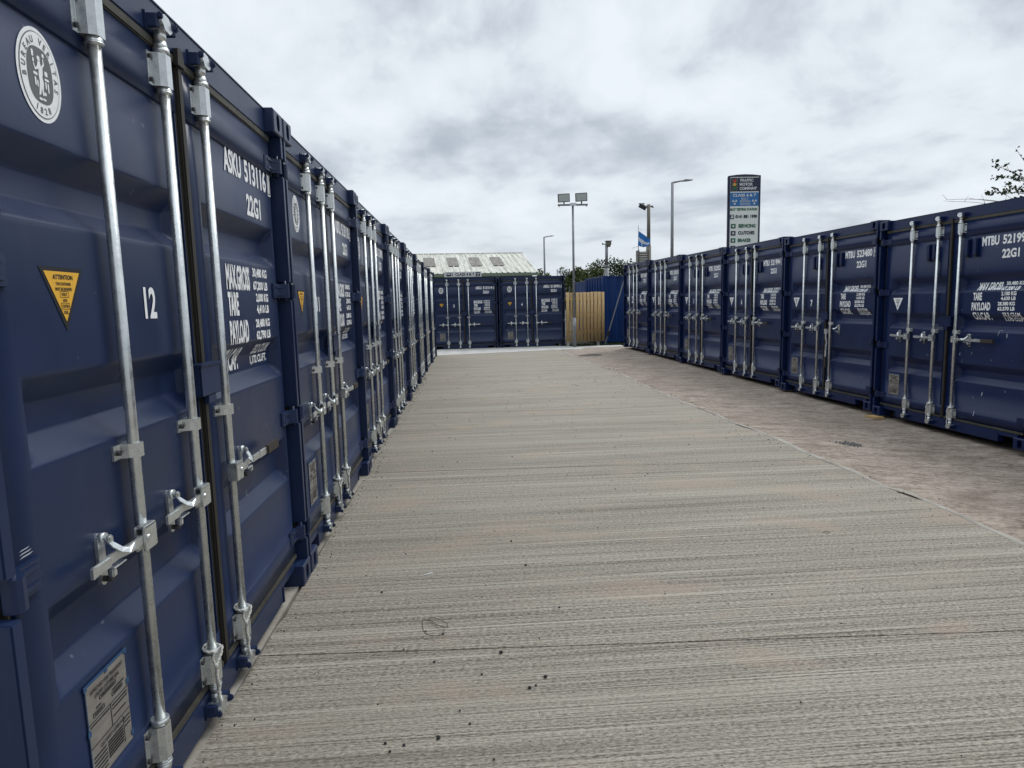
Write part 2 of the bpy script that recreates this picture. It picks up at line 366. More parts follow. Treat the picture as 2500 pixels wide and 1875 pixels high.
def tag(o, label=None, cat=None, group=None, kind=None):
    if label: o['label'] = label
    if cat: o['category'] = cat
    if group: o['group'] = group
    if kind: o['kind'] = kind
    return o
def empty(name, loc=(0, 0, 0), rz=0.0):
    o = bpy.data.objects.new(name, None); col.objects.link(o); o.location = loc; o.rotation_euler = (0, 0, rz)
    o.empty_display_size = 0.2; return o

_cache = {}
def text_mesh(s, bold=0.018):
    k = (s, bold)
    if k in _cache: return _cache[k]
    c = bpy.data.curves.new("text", 'FONT'); c.body = s; c.size = 1.0; c.offset = bold; c.resolution_u = 3
    o = bpy.data.objects.new("text", c); col.objects.link(o)
    dg = bpy.context.evaluated_depsgraph_get(); dg.update()
    me = bpy.data.meshes.new_from_object(o.evaluated_get(dg))
    bpy.data.objects.remove(o); bpy.data.curves.remove(c)
    me.materials.clear()
    xs = [v.co.x for v in me.vertices]; ys = [v.co.y for v in me.vertices]
    _cache[k] = (me, min(xs), max(xs), min(ys), max(ys)); return _cache[k]
def text_on(mb, s, x0, x1, z0, z1, y, mat=0, bold=0.018, prof=None, cuts=(), shear=0.0):
    """lettering fitted into the rectangle x0..x1, z0..z1 of the plane y (front faces -y)"""
    me, a, b, c, d = text_mesh(s, bold)
    bm = bmesh.new(); bm.from_mesh(me)
    for v in bm.verts:
        u = (v.co.x-a)/(b-a); w = (v.co.y-c)/(d-c)
        v.co = Vector((x0+u*(x1-x0)+shear*w, 0, z0+w*(z1-z0)))
    for zc in cuts:
        if z0 < zc < z1:
            bmesh.ops.bisect_plane(bm, geom=list(bm.verts)+list(bm.edges)+list(bm.faces), plane_co=(0, 0, zc), plane_no=(0, 0, 1))
    for v in bm.verts: v.co.y = y if prof is None else prof(v.co.x, v.co.z) + y
    for f in bm.faces: f.material_index = mat
    t = bpy.data.meshes.new("t"); bm.to_mesh(t); bm.free(); mb.bm.from_mesh(t)
    n = len(t.polygons); bpy.data.meshes.remove(t); mb.bm.faces.ensure_lookup_table()
    for f in mb.bm.faces[-n:]: f.material_index = mat

# ---------------------------------------------------------------- shipping container
CW, CH, CL = 2.438, 2.591, 6.058
SPEC = {
 'A': dict(bars=(0.617, 1.045, 1.385), ribs=((1.98, 1.90, 1.84, 1.775), (1.415, 1.335, 1.27, 1.195), (0.86, 0.785, 0.69, 0.607)), hz=0.895, mid=1.155, paint='navyA'),
 'M': dict(bars=(0.600, 1.035, 1.374), ribs=((1.84, 1.755, 1.70, 1.633), (1.40, 1.32, 1.258, 1.19), (0.83, 0.745, 0.683, 0.61)), hz=1.100, mid=1.18, paint='navyB'),
}
DY = 0.062
LEAF = {0: (0.092, 1.190), 1: (1.246, 2.340)}           # left, right door leaf
PAN = {0: (0.205, 1.175), 1: (1.365, 2.325)}
def sm(t): t = max(0.0, min(1.0, t)); return t*t*(3-2*t)
def round_step(t):                                    # straight slope with eased shoulders
    t = max(0.0, min(1.0, t)); e = 0.12
    if t < e: return t*t/(2*e)/(1-e)
    if t > 1-e: return 1-(1-t)**2/(2*e)/(1-e)
    return (t-e/2)/(1-e)
def prof_fn(sp, side):
    p0, p1 = PAN[side]
    def f(a, z):
        y = DY
        fa = min(round_step((a-p0)/0.055), round_step((p1-a)/0.055))
        for (a1, a2, b1, b2) in sp['ribs']:
            if b2 < z < a1:
                fz = min(round_step((a1-z)/(a1-a2)), round_step((z-b2)/(b1-b2)))
                y += 0.054*min(fa, fz)
        if z > 2.262 or z < 0.300: y -= 0.005
        elif 2.2525 < z: y += 0.004
        elif p0-0.03 < a < p1+0.03 and False: y += 0.003
        return y
    return f
def door_panel(sp, side):
    f = prof_fn(sp, side); l0, l1 = LEAF[side]; p0, p1 = PAN[side]
    zs = [0.172, 0.2985, 0.3005, 2.2505, 2.2530, 2.2605, 2.2635, 2.430]
    for (a1, a2, b1, b2) in sp['ribs']:
        for t in (0, .06, .12, .2, .5, .8, .88, .94, 1): zs += [a1+(a2-a1)*t, b1+(b2-b1)*t]
        zs += [a1+0.012, b2-0.012]
    xs = [l0, l1, p0-0.012, p1+0.012]
    for t in (0, .06, .12, .2, .5, .8, .88, .94, 1): xs += [p0+0.055*t, p1-0.055*t]
    xs += [p0+0.07, p1-0.07, (p0+p1)/2]
    zs = sorted(set(round(z, 5) for z in zs)); xs = sorted(set(round(x, 5) for x in xs))
    m = MB(); g = [[m.bm.verts.new((x, f(x, z), z)) for x in xs] for z in zs]
    for j in range(len(zs)-1):
        hard = (0.2985 <= zs[j] < 0.3005) or (2.2505 <= zs[j] < 2.2635)
        for i in range(len(xs)-1):
            q = m.bm.faces.new((g[j][i], g[j][i+1], g[j+1][i+1], g[j+1][i])); q.smooth = not hard
    # leaf edges and back
    bk = [m.bm.verts.new(p) for p in ((l0, 0.126, 0.172), (l1, 0.126, 0.172), (l1, 0.126, 2.430), (l0, 0.126, 2.430))]
    nx, nz = len(xs)-1, len(zs)-1
    m.bm.faces.new([g[0][i] for i in range(nx+1)] + [bk[1], bk[0]])
    m.bm.faces.new([g[nz][i] for i in range(nx, -1, -1)] + [bk[3], bk[2]])
    m.bm.faces.new([g[j][0] for j in range(nz, -1, -1)] + [bk[0], bk[3]])
    m.bm.faces.new([g[j][nx] for j in range(nz+1)] + [bk[2], bk[1]])
    m.bm.faces.new(bk)
    if side == 0:                                    # weld bead along the leaf's free edge
        m.box(l1-0.02, l1-0.014, DY-0.006, DY-0.001, 0.30, 2.26)
    return m.mesh('door', M[sp['paint']])
def stadium(w, h, n=8):
    r = w/2; pts = []
    for k in range(n+1):
        t = math.pi*k/n; pts.append((r*math.cos(t), h/2-r+r*math.sin(t)))
    for k in range(n+1):
        t = math.pi+math.pi*k/n; pts.append((r*math.cos(t), -h/2+r+r*math.sin(t)))
    return pts
def casting_mesh(mat, notched=False):
    m = MB(); w, h, d = 0.162, 0.118, 0.178
    hole = stadium(0.056, 0.088)
    def outer(p):
        k = max(abs(p[0])/(w/2-0.006), abs(p[1])/(h/2-0.006)); return (p[0]/k, p[1]/k)
    cs = [(w/2-0.006, h/2-0.006), (-w/2+0.006, h/2-0.006), (-w/2+0.006, -h/2+0.006), (w/2-0.006, -h/2+0.006)]
    n = len(hole); o = [outer(p) for p in hole]
    for c in cs:                                      # snap the nearest ring point to each corner
        i = min(range(n), key=lambda k: (o[k][0]-c[0])**2+(o[k][1]-c[1])**2); o[i] = c
    A = [m.bm.verts.new((p[0], 0, p[1])) for p in o]
    B = [m.bm.verts.new((p[0], 0, p[1])) for p in hole]
    Cc = [m.bm.verts.new((p[0], 0.06, p[1])) for p in hole]
    E_ = [m.bm.verts.new((p[0]*(w/2)/(w/2-0.006), 0.006, p[1]*(h/2)/(h/2-0.006))) for p in o]
    F_ = [m.bm.verts.new((p[0]*(w/2)/(w/2-0.006), d, p[1]*(h/2)/(h/2-0.006))) for p in o]
    for i in range(n):
        j = (i+1) % n
        if (Vector(hole[i])-Vector(hole[j])).length < 1e-6: continue
        m.bm.faces.new((A[i], A[j], B[j], B[i])); m.bm.faces.new((B[i], B[j], Cc[j], Cc[i]))
        f = m.bm.faces.new((E_[i], E_[j], A[j], A[i])); m.bm.faces.new((E_[i], E_[j], F_[j], F_[i]))
    m.bm.faces.new(Cc).material_index = 1; m.bm.faces.new(F_)
    return m.mesh('corner_casting', [mat, M['dark']])
def guide_mesh(h):
    m = MB()
    P = [(-0.056, 0.0615), (-0.056, 0.055), (-0.034, 0.054), (-0.029, 0.030), (-0.020, 0.010), (0.020, 0.010), (0.029, 0.030), (0.034, 0.054), (0.056, 0.055), (0.056, 0.0615)]
    b = bmesh.new(); t = MB(); t.prism(P, 'z', 0.006, h-0.006)
    m.join(t.bm)
    m.tube((0, 0.032, -0.016), (0, 0.032, 0.004), 0.0230, n=16); m.tube((0, 0.032, -0.012), (0, 0.032, -0.008), 0.0250, n=16)
    m.tube((0, 0.032, h-0.004), (0, 0.032, h+0.014), 0.0262, n=16)
    for sx in (-1, 1):
        for z in (0.022, h-0.022): m.tube((sx*0.046, 0.056, z), (sx*0.046, 0.046, z), 0.0075, n=6, mat=1)
    m.box(-0.047, -0.042, 0.050, 0.056, 0.035, h-0.035); m.box(0.042, 0.047, 0.050, 0.056, 0.035, h-0.035)
    b.free()
    return m.mesh('bar_guide', [M['galv'], M['bolt']])
def strap_mesh():
    m = MB()
    P = [(-0.066, 0.0615), (-0.066, 0.055), (-0.030, 0.055), (-0.0245, 0.034), (-0.012, 0.0085), (0.012, 0.0085), (0.0245, 0.034), (0.030, 0.055), (0.046, 0.055), (0.046, 0.0615)]
    m.prism(P, 'z', 0, 0.042)
    m.tube((-0.050, 0.057, 0.021), (-0.050, 0.044, 0.021), 0.009, n=6, mat=1); m.tube((0.038, 0.057, 0.021), (0.038, 0.048, 0.021), 0.007, n=6, mat=1)
    return m.mesh('bar_bracket', [M['galv'], M['bolt']])
def cam_mesh():                                       # hooked cam at a bar end, origin on bar axis, opening upwards
    m = MB()
    m.tube((0, 0.032, -0.075), (0, 0.032, -0.045), 0.024, 0.019, n=14); m.tube((0, 0.032, -0.045), (0, 0.032, -0.012), 0.019, 0.0215, n=14)
    m.prism([(-0.020, -0.014), (0.018, -0.018), (0.040, -0.002), (0.030, 0.006), (0.030, 0.020), (0.014, 0.034), (-0.014, 0.036), (-0.032, 0.024), (-0.040, 0.006), (-0.028, 0.000)], 'y', 0.004, 0.046)
    m.box(-0.048, -0.012, 0.030, 0.050, 0.006, 0.030, 0.004)
    return m.mesh('bar_cam', M['galv'])
def cam_keeper_mesh(mat):                             # paired lugs welded to the header or sill
    m = MB()
    m.box(-0.070, 0.070, 0.044, 0.0505, -0.030, 0.030, 0.003)
    m.prism([(-0.062, 0.046), (-0.060, 0.016), (-0.052, 0.008), (-0.042, 0.012), (-0.040, 0.046)], 'z', -0.020, 0.020)
    m.prism([(0.042, 0.046), (0.042, 0.010), (0.052, 0.000), (0.064, 0.006), (0.064, 0.046)], 'z', -0.012, 0.026)
    m.box(-0.058, -0.042, -0.004, 0.014, 0.004, 0.026, 0.004); m.box(0.046, 0.064, -0.010, 0.008, 0.002, 0.024, 0.005)
    return m.mesh('cam_keeper', mat)
def handle_mesh(dirn, grip, ln=0.30):
    """lever swinging from the bar towards dirn (-1 left, +1 right); origin on the bar at handle height"""
    m = MB(); s = dirn
    # clevis hub round the bar
    t = MB(); t.box(-0.024, 0.050, 0.000, 0.007, -0.040, 0.036, 0.003); t.box(-0.026, -0.019, 0.000, 0.040, -0.038, 0.034, 0.002)
    t.box(-0.024, 0.044, 0.0, 0.030, 0.028, 0.036, 0.002); t.box(0.000, 0.050, 0.024, 0.031, -0.040, 0.036, 0.003)
    t.tube((0.028, -0.005, 0.0), (0.028, 0.034, 0.0), 0.009, n=8); m.join(t.bm)
    pts = [(0.020, 0.013), (0.085, 0.006), (0.130, 0.012), (0.165, 0.022), (0.205, 0.020), (ln+0.01, 0.010)]
    for (a, ya), (b_, yb) in zip(pts, pts[1:]):
        z = 0.0135
        vs_ = [m.bm.verts.new(p) for p in ((a, ya-0.004, -z), (b_, yb-0.004, -z), (b_, yb-0.004, z), (a, ya-0.004, z), (a, ya+0.004, -z), (b_, yb+0.004, -z), (b_, yb+0.004, z), (a, ya+0.004, z))]
        for q in ((0, 1, 2, 3), (7, 6, 5, 4), (3, 2, 6, 7), (4, 5, 1, 0), (1, 5, 6, 2), (0, 3, 7, 4)): m.bm.faces.new([vs_[k] for k in q])
    m.box(0.215, ln, 0.008, 0.019, -0.0150, 0.0150, 0.003)
    if grip:
        m.box(ln, ln+0.100, 0.004, 0.016, -0.017, 0.017, 0.003); m.box(ln+0.100, ln+0.270, -0.004, 0.018, -0.021, 0.021, 0.004, mat=1)
    if s < 0:
        for v in m.bm.verts: v.co.x = -v.co.x
    return m.mesh('handle', [M['galv'], M['grip']])
def handle_hook_mesh(dirn):
    m = MB()
    m.prism([(0.017*math.cos(t)+0.0, 0.050+0.017*math.sin(t)) for t in [math.pi*k/6 for k in range(7)]] + [(0.017*math.cos(t), -0.062+0.017*math.sin(t)) for t in [math.pi+math.pi*k/6 for k in range(7)]], 'y', 0.053, 0.0615)
    for z in (0.052, -0.062): m.tube((0, 0.056, z), (0, 0.030, z), 0.009, n=6, mat=1)
    m.tube((0, 0.056, 0.052), (0, 0.040, 0.052), 0.016, n=12)
    # swivelling catch folded over the lever
    P = [(-0.012, 0.060), (0.010, 0.062), (0.016, 0.030), (0.046, 0.004), (0.070, 0.012), (0.060, -0.006), (0.052, -0.026), (0.020, -0.024), (-0.010, -0.018), (-0.018, 0.020)]
    hook = [(-0.014, 0.058, 0.040), (-0.010, 0.030, 0.020), (0.006, 0.010, 0.006), (0.030, -0.002, -0.004), (0.056, 0.004, -0.006)]
    low = [(0.008, 0.060, 0.044), (0.010, 0.038, 0.028), (0.024, 0.018, 0.012), (0.040, 0.010, 0.002), (0.062, 0.018, -0.002)]
    for q in range(4):
        a, b, c, d = hook[q], hook[q+1], low[q+1], low[q]
        vs_ = [m.bm.verts.new((p[0], p[2]+o_, p[1])) for o_ in (-0.003, 0.003) for p in (a, b, c, d)]
        for f in ((0, 1, 2, 3), (7, 6, 5, 4), (0, 4, 5, 1), (1, 5, 6, 2), (2, 6, 7, 3), (3, 7, 4, 0)): m.bm.faces.new([vs_[k] for k in f])
    m.box(-0.012, 0.012, 0.024, 0.050, 0.038, 0.060, 0.004); m.box(-0.022, 0.046, 0.012, 0.056, -0.030, -0.0245, 0.002)
    m.box(-0.026, -0.004, 0.014, 0.030, -0.052, -0.028, 0.004)
    if dirn > 0: pass
    for v in m.bm.verts:
        if dirn > 0: v.co.x = -v.co.x
    return m.mesh('handle_retainer', [M['galv'], M['bolt']])
def hinge_mesh(mat, side):
    m = MB()
    plan = [(-0.010, 0.020), (-0.004, 0.009), (0.010, 0.005), (0.026, 0.008), (0.044, 0.028), (0.060, 0.044), (0.138, 0.048), (0.150, 0.054), (0.150, 0.0612), (0.058, 0.0612), (0.050, 0.050), (0.024, 0.048), (0.002, 0.050), (-0.008, 0.040)]
    m.prism(plan, 'z', -0.037, 0.037)
    for z in (-0.024, 0.016): m.prism([(0.036, 0.016), (0.060, 0.037), (0.120, 0.042), (0.132, 0.049), (0.060, 0.048), (0.040, 0.034)], 'z', z, z+0.010)
    m.tube((0.012, 0.029, -0.055), (0.012, 0.029, 0.055), 0.009, n=10)
    for v in m.bm.verts:
        v.co.x += 0.040
        if side: v.co.x = CW - v.co.x
    return m.mesh('hinge', mat)
def frame_mesh(mat):
    m = MB()
    for s in (0, 1):
        def bx(a0, a1, *r_, bev=0.0, s=s):
            if s: a0, a1 = CW-a1, CW-a0
            m.box(a0, a1, *r_, bev)
        zz = 0.117
        for z in (0.285, 0.960, 1.655, 2.315, None):                      # outer flange of the post, notched at each hinge
            z2 = CH-0.117 if z is None else z-0.047
            bx(0.002, 0.038, 0.006, 0.200, zz, z2, bev=0.004)
            if z:
                bx(0.002, 0.014, 0.110, 0.200, z2, z+0.047); zz = z+0.047
                d0, d1 = (0.015, 0.030) if s == 0 else (CW-0.030, CW-0.015); m.box(d0, d1, 0.070, 0.185, z2+0.001, zz-0.001, mat=1)  # black block put in for the shade inside the hinge notch
        bx(0.014, 0.080, 0.190, 0.202, 0.117, CH-0.117)                   # recessed web behind the hinges
    z1 = CH-0.008
    m.box(0.161, CW-0.161, 0.050, 0.130, 2.466, z1, 0.004)                # header
    m.box(0.161, CW-0.161, 0.046, 0.056, z1-0.001, z1+0.004, 0.0)         # drip lip
    m.box(0.410, CW-0.410, 0.050, 0.130, 0.022, 0.143, 0.004)             # sill
    m.box(0.161, 0.411, 0.052, 0.130, 0.098, 0.141, 0.003); m.box(CW-0.411, CW-0.161, 0.052, 0.130, 0.098, 0.141, 0.003)
    m.box(0.395, 0.411, 0.044, 0.130, 0.022, 0.105, 0.003); m.box(CW-0.411, CW-0.395, 0.044, 0.130, 0.022, 0.105, 0.003)
    m.box(0.165, 0.394, 0.46, 0.47, 0.010, 0.10, mat=1); m.box(CW-0.394, CW-0.165, 0.46, 0.47, 0.010, 0.10, mat=1)
    m.box(0.085, CW-0.085, 0.135, 0.150, 0.145, 2.47, mat=1)                # black sheet standing in for the shade behind the leaves
    m.box(0.02, CW-0.02, 0.150, CL-0.02, 0.11, 0.15, mat=1)
    return m.mesh('end_frame', [mat, M['dark']])
def shell_mesh(mat):
    m = MB()
    # corrugated side walls, roof and front end
    for s in (0, 1):
        pts = []; y = 0.19; k = 0
        while y < CL-0.19:
            for dy, dd in ((0.0, 0.0), (0.070, 0.0), (0.138, 0.036), (0.208, 0.036)):
                if y+dy < CL-0.19: pts.append((y+dy, dd))
            y += 0.278
        pts.append((CL-0.18, 0.0))
        X = lambda d_: (0.006+d_) if s == 0 else CW-0.006-d_
        for (y0, d0), (y1, d1) in zip(pts, pts[1:]):
            m.face(((X(d0), y0, 0.15), (X(d1), y1, 0.15), (X(d1), y1, 2.53), (X(d0), y0, 2.53)))
        a, b = (0.0, 0.06) if s == 0 else (CW-0.06, CW)
        m.box(a, b, 0.178, CL-0.178, 2.53, 2.583, 0.004); m.box(a, b, 0.178, CL-0.178, 0.03, 0.15, 0.004)
        m.box(a, b, CL-0.12, CL-0.001, 0.119, 2.472)
    for k in range(20):
        y = 0.25+k*0.278; m.box(0.07, CW-0.07, y, y+0.14, 2.560, 2.578)
    m.box(0.06, CW-0.06, 0.131, CL-0.05, 2.548, 2.562); m.box(0.06, CW-0.06, CL-0.06, CL-0.03, 0.05, 2.56)
    return m.mesh('corrugated_body', mat)
def gasket_mesh(side):
    m = MB(); l0, l1 = LEAF[side]
    o = 0.014
    m.box(l0-0.004, l1+0.004, 0.050, 0.112, 2.4315, 2.4655, 0.005); m.box(l0-0.004, l1+0.004, 0.051, 0.112, 0.1445, 0.1715, 0.004)
    if side == 0:
        m.box(l0-o, l0-0.001, 0.066, 0.118, 0.150, 2.462, 0.003); m.box(l1+0.001, l1+0.010, 0.060, 0.112, 0.150, 2.4300, 0.002)
        m.box(l1+0.010, l1+0.050, 0.044, 0.112, 0.150, 2.4300, 0.006, mat=1)
        m.prism([(l1-0.004, 2.4290), (l1+0.056, 2.4290), (l1+0.046, 2.480), (l1+0.022, 2.494), (l1+0.002, 2.486)], 'y', 0.034, 0.0495, mat=1)
    else:
        m.box(l1+0.001, l1+o, 0.066, 0.118, 0.150, 2.462, 0.003)
    return m.mesh('gasket', [M['gasket'], M['seal']])
def lockbox_mesh(mat):
    m = MB()
    m.box(1.125, 1.312, 0.020, 0.026, 1.238, 1.352, 0.003); m.box(1.125, 1.131, 0.024, 0.061, 1.238, 1.352, 0.002); m.box(1.306, 1.312, 0.024, 0.061, 1.238, 1.352, 0.002)
    m.box(1.119, 1.318, 0.014, 0.061, 1.350, 1.360, 0.002); m.box(1.19, 1.26, 0.024, 0.043, 1.205, 1.240, 0.003)
    m.box(1.132, 1.304, 0.0435, 0.0438, 1.24, 1.35, mat=1)
    return m.mesh('lock_box', [mat, M['dark']])
def vent_mesh(mat):
    m = MB()
    m.box(-0.036, 0.036, 0.054, 0.0615, -0.100, 0.104, 0.003); m.box(-0.028, 0.028, 0.024, 0.058, -0.085, 0.092, 0.008)
    m.box(-0.022, 0.022, 0.030, 0.054, -0.098, -0.084, mat=1)
    return m.mesh('ventilator', [mat, M['dark']])

def emblem_mesh():
    m = MB(); n = 48
    def oval(rx, rz, y, mat, ex=2.0, cz=0.0):
        pts = []
        for k in range(n):
            t = -2*math.pi*k/n
            cx_, sx_ = math.cos(t), math.sin(t)
            pts.append((rx*math.copysign(abs(cx_)**(2/ex), cx_), y, cz+rz*math.copysign(abs(sx_)**(2/ex), sx_)))
        m.face(pts[::-1], mat)
    oval(0.085, 0.110, 0.0, 0); oval(0.076, 0.101, -0.0006, 1); oval(0.0735, 0.0985, -0.0012, 0)
    oval(0.049, 0.066, -0.0018, 1, 2.7)
    def letters(s, a0, a1, rx, rz, h, w, flip=False):
        for k, ch in enumerate(s):
            if ch == ' ': continue
            t = R(a0+(a1-a0)*k/(len(s)-1)); me, xa, xb, ya, yb = text_mesh(ch, 0.03)
            bm = bmesh.new(); bm.from_mesh(me); rot = t-math.pi/2 + (math.pi if flip else 0)
            for v in bm.verts:
                u = (v.co.x-(xa+xb)/2)*w; q = (v.co.y-0.36)*h
                v.co = Vector((rx*math.cos(t)+u*math.cos(rot)-q*math.sin(rot), -0.0018, rz*math.sin(t)+u*math.sin(rot)+q*math.cos(rot)))
            for f in bm.faces: f.material_index = 1
            m.join(bm)
    letters("BUREAU VERITAS", 188, -14, 0.0625, 0.083, 0.021, 0.019)
    letters("1828", 247, 293, 0.060, 0.083, 0.021, 0.020, True)
    def poly(pts): m.face([(x, -0.0026, z) for x, z in pts], 0)
    poly([(-0.006, 0.034), (0.002, 0.034), (0.004, 0.024), (0.010, 0.020), (0.009, 0.006), (0.006, -0.002), (0.010, -0.016), (0.006, -0.034), (0.008, -0.046), (0.002, -0.046), (-0.001, -0.030), (-0.006, -0.046), (-0.013, -0.048), (-0.009, -0.030), (-0.006, -0.014), (-0.008, 0.000), (-0.006, 0.012), (-0.011, 0.020)])
    poly([(-0.008, 0.036), (-0.003, 0.032), (0.003, 0.036), (0.002, 0.044), (-0.004, 0.046), (-0.009, 0.042)])
    poly([(-0.011, 0.020), (-0.006, 0.014), (-0.020, 0.008), (-0.026, 0.022), (-0.023, 0.024), (-0.018, 0.014)])
    poly([(0.006, 0.024), (0.010, 0.020), (0.018, 0.030), (0.016, 0.044), (0.013, 0.043), (0.013, 0.031)])
    for (x, z, w, h) in ((-0.025, 0.046, 0.008, 0.016), (-0.024, 0.030, 0.005, 0.010), (0.016, 0.051, 0.008, 0.009), (-0.020, 0.000, 0.016, 0.007), (-0.022, -0.018, 0.006, 0.020), (-0.014, -0.022, 0.005, 0.016), (0.022, 0.010, 0.012, 0.012),
                         (0.023, -0.004, 0.017, 0.006), (0.018, -0.018, 0.005, 0.018), (0.027, -0.022, 0.005, 0.024), (0.012, -0.040, 0.008, 0.008), (-0.008, -0.056, 0.012, 0.006), (0.006, -0.055, 0.014, 0.005)):
        poly([(x-w/2, z-h/2*0.7), (x-w/4, z-h/2), (x+w/3, z-h/2), (x+w/2, z-h/4), (x+w/2, z+h/3), (x+w/4, z+h/2), (x-w/3, z+h/2), (x-w/2, z+h/4)])
    return m.flat('inspection_emblem', [M['white'], M['greyink']])
def triangle_mesh(kind):
    m = MB(); w, h = 0.092, 0.160
    base, inner = (1, 0) if kind == 'A' else (0, 0)
    m.face([(-w, 0, 0), (0, 0, -h), (w, 0, 0)], base)
    if kind == 'A': m.face([(-w+0.017, -0.0008, -0.0105), (0, -0.0008, -h+0.024), (w-0.017, -0.0008, -0.0105)], 0)
    y = -0.0016
    for s, a, z, hh in (("ATTENTION", 0.042, -0.024, 0.012), ("THIS CONTAINER", 0.032, -0.041, 0.008), ("MUST BE REPAIRED", 0.035, -0.054, 0.008), ("ONLY", 0.012, -0.067, 0.008), ("WITH", 0.009, -0.083, 0.008), ("CORTEN", 0.014, -0.097, 0.008), ("STEEL", 0.010, -0.113, 0.008)):
        text_on(m, s, -a, a, z-hh/2, z+hh/2, y, 1, 0.03)
    for z in (-0.067, -0.097):
        for (x0, x1, z0, z1) in ((-0.018, 0.018, z+0.007, z+0.0082), (-0.018, 0.018, z-0.0082, z-0.007), (-0.018, -0.0168, z-0.0082, z+0.0082), (0.0168, 0.018, z-0.0082, z+0.0082)):
            m.face([(x0, y, z0), (x1, y, z0), (x1, y, z1), (x0, y, z1)], 1)
    return m.flat('warning_sticker', [M['yellow'] if kind == 'A' else M['white'], M['ink']])
def plate_mesh():
    m = MB(); w, h = 0.100, 0.136
    m.box(-w, w, -0.002, 0.0, -h, h, mat=0)
    q = lambda x0, x1, z0, z1, mt=1: m.box(x0, x1, -0.0034, -0.0024, z0, z1, mat=mt)
    q(-w, w, h-0.001, h+0.007, 2); q(-w-0.002, -w+0.0005, -h, h, 2)
    for x, z in ((-w, h), (w, h), (0, h), (w, 0.045), (-w, 0.01), (w, -h+0.02), (-w, -h)): m.box(x-0.007, x+0.007, -0.0042, -0.0034, z-0.008, z+0.008, mat=2)
    T = lambda s, x0, x1, z, hh: text_on(m, s, x0, x1, z-hh/2, z+hh/2, -0.0042, 1, 0.02)
    T("APPROVED FOR TRANSPORT", -0.082, 0.082, 0.112, 0.012); T("UNDER CUSTOMS SEAL", -0.062, 0.062, 0.094, 0.012)
    T("CSC SAFETY APPROVAL", -0.058, 0.066, -0.050, 0.011)
    def fr(x0, x1, z0, z1, t=0.0012): q(x0, x1, z0, z0+t); q(x0, x1, z1-t, z1); q(x0, x0+t, z0+t, z1-t); q(x1-t, x1, z0+t, z1-t)
    fr(-0.040, 0.042, 0.072, 0.083); fr(-0.075, -0.022, 0.040, 0.052); fr(0.018, 0.072, 0.045, 0.056)
    q(-w+0.002, w-0.002, 0.030, 0.0315); q(-w+0.002, w-0.002, -0.036, -0.0345); q(0.006, 0.0075, -0.0345, 0.030); q(0.060, 0.0612, -0.120, -0.040)
    rr = random.Random(3)
    def bars(x0, x1, z, hh=0.0035):
        x = x0
        while x < x1:
            l = rr.uniform(0.004, 0.014); q(x, min(x+l, x1), z-hh/2, z+hh/2); x += l+0.0025
    bars(-0.032, 0.034, 0.0775); bars(-0.068, -0.030, 0.046); bars(-0.06, -0.035, 0.060); bars(0.02, 0.082, 0.062); bars(0.026, 0.066, 0.0505)
    bars(0.014, 0.09, 0.020); bars(0.014, 0.09, 0.010); bars(0.016, 0.080, -0.012); bars(-0.092, 0.0, 0.022)
    for k in range(6): bars(-0.090, -0.030, -0.066-k*0.011); bars(-0.022, 0.054, -0.066-k*0.0085, 0.005)
    for k in range(3): bars(0.066, 0.094, -0.052-k*0.012)
    return m.flat('data_plate', [M['plate'], M['ink'], M['rimblue']])

WEIGHTS = {
 'A': [("MAX.GROSS", 1.577, 1.888, 1.645, 1.757), ("TARE", 1.580, 1.713, 1.532, 1.636), ("PAYLOAD", 1.577, 1.825, 1.405, 1.512), ("CU.CAP.", 1.573, 1.800, 1.283, 1.387),
       ("30,480 KG", 1.937, 2.165, 1.707, 1.757), ("67,200 LB", 1.937, 2.165, 1.645, 1.695), ("2,000 KG", 1.968, 2.165, 1.588, 1.636), ("4,410 LB", 1.968, 2.165, 1.532, 1.580),
       ("28,480 KG", 1.937, 2.165, 1.464, 1.512), ("62,790 LB", 1.937, 2.165, 1.405, 1.455), ("33.2 CU.M.", 1.975, 2.225, 1.340, 1.387), ("1,172 CU.FT.", 1.975, 2.240, 1.283, 1.331)],
 'M': [("MAX GROSS", 1.602, 1.915, 1.650, 1.736), ("TARE", 1.575, 1.695, 1.542, 1.628), ("PAYLOAD", 1.560, 1.815, 1.430, 1.520), ("CU.CAP.", 1.570, 1.810, 1.326, 1.410),
       ("30.480 KG", 1.950, 2.180, 1.698, 1.738), ("67.200 LB", 1.925, 2.150, 1.645, 1.686), ("2.100 KG", 1.948, 2.135, 1.590, 1.632), ("4.630 LB", 1.945, 2.130, 1.540, 1.580),
       ("28.380 KG", 1.910, 2.125, 1.484, 1.524), ("62.570 LB", 1.910, 2.125, 1.430, 1.472), ("33.2 CU.M.", 1.975, 2.205, 1.368, 1.410), ("1.170 CU.FT.", 1.975, 2.235, 1.318, 1.360)]}
def weights_mesh(k):
    sp = SPEC[k]; f = prof_fn(sp, 1); cuts = []
    for a1, a2, b1, b2 in sp['ribs']:
        for p, q in ((a1, a2), (b1, b2)): cuts += [p+(q-p)*t for t in (0, .12, .5, .88, 1)]
    m = MB()
    for s, x0, x1, z0, z1 in WEIGHTS[k]: text_on(m, s, x0, x1, z0, z1, -0.002, 0, 0.042, f, cuts)
    return m.flat('weight_table', M['white'])
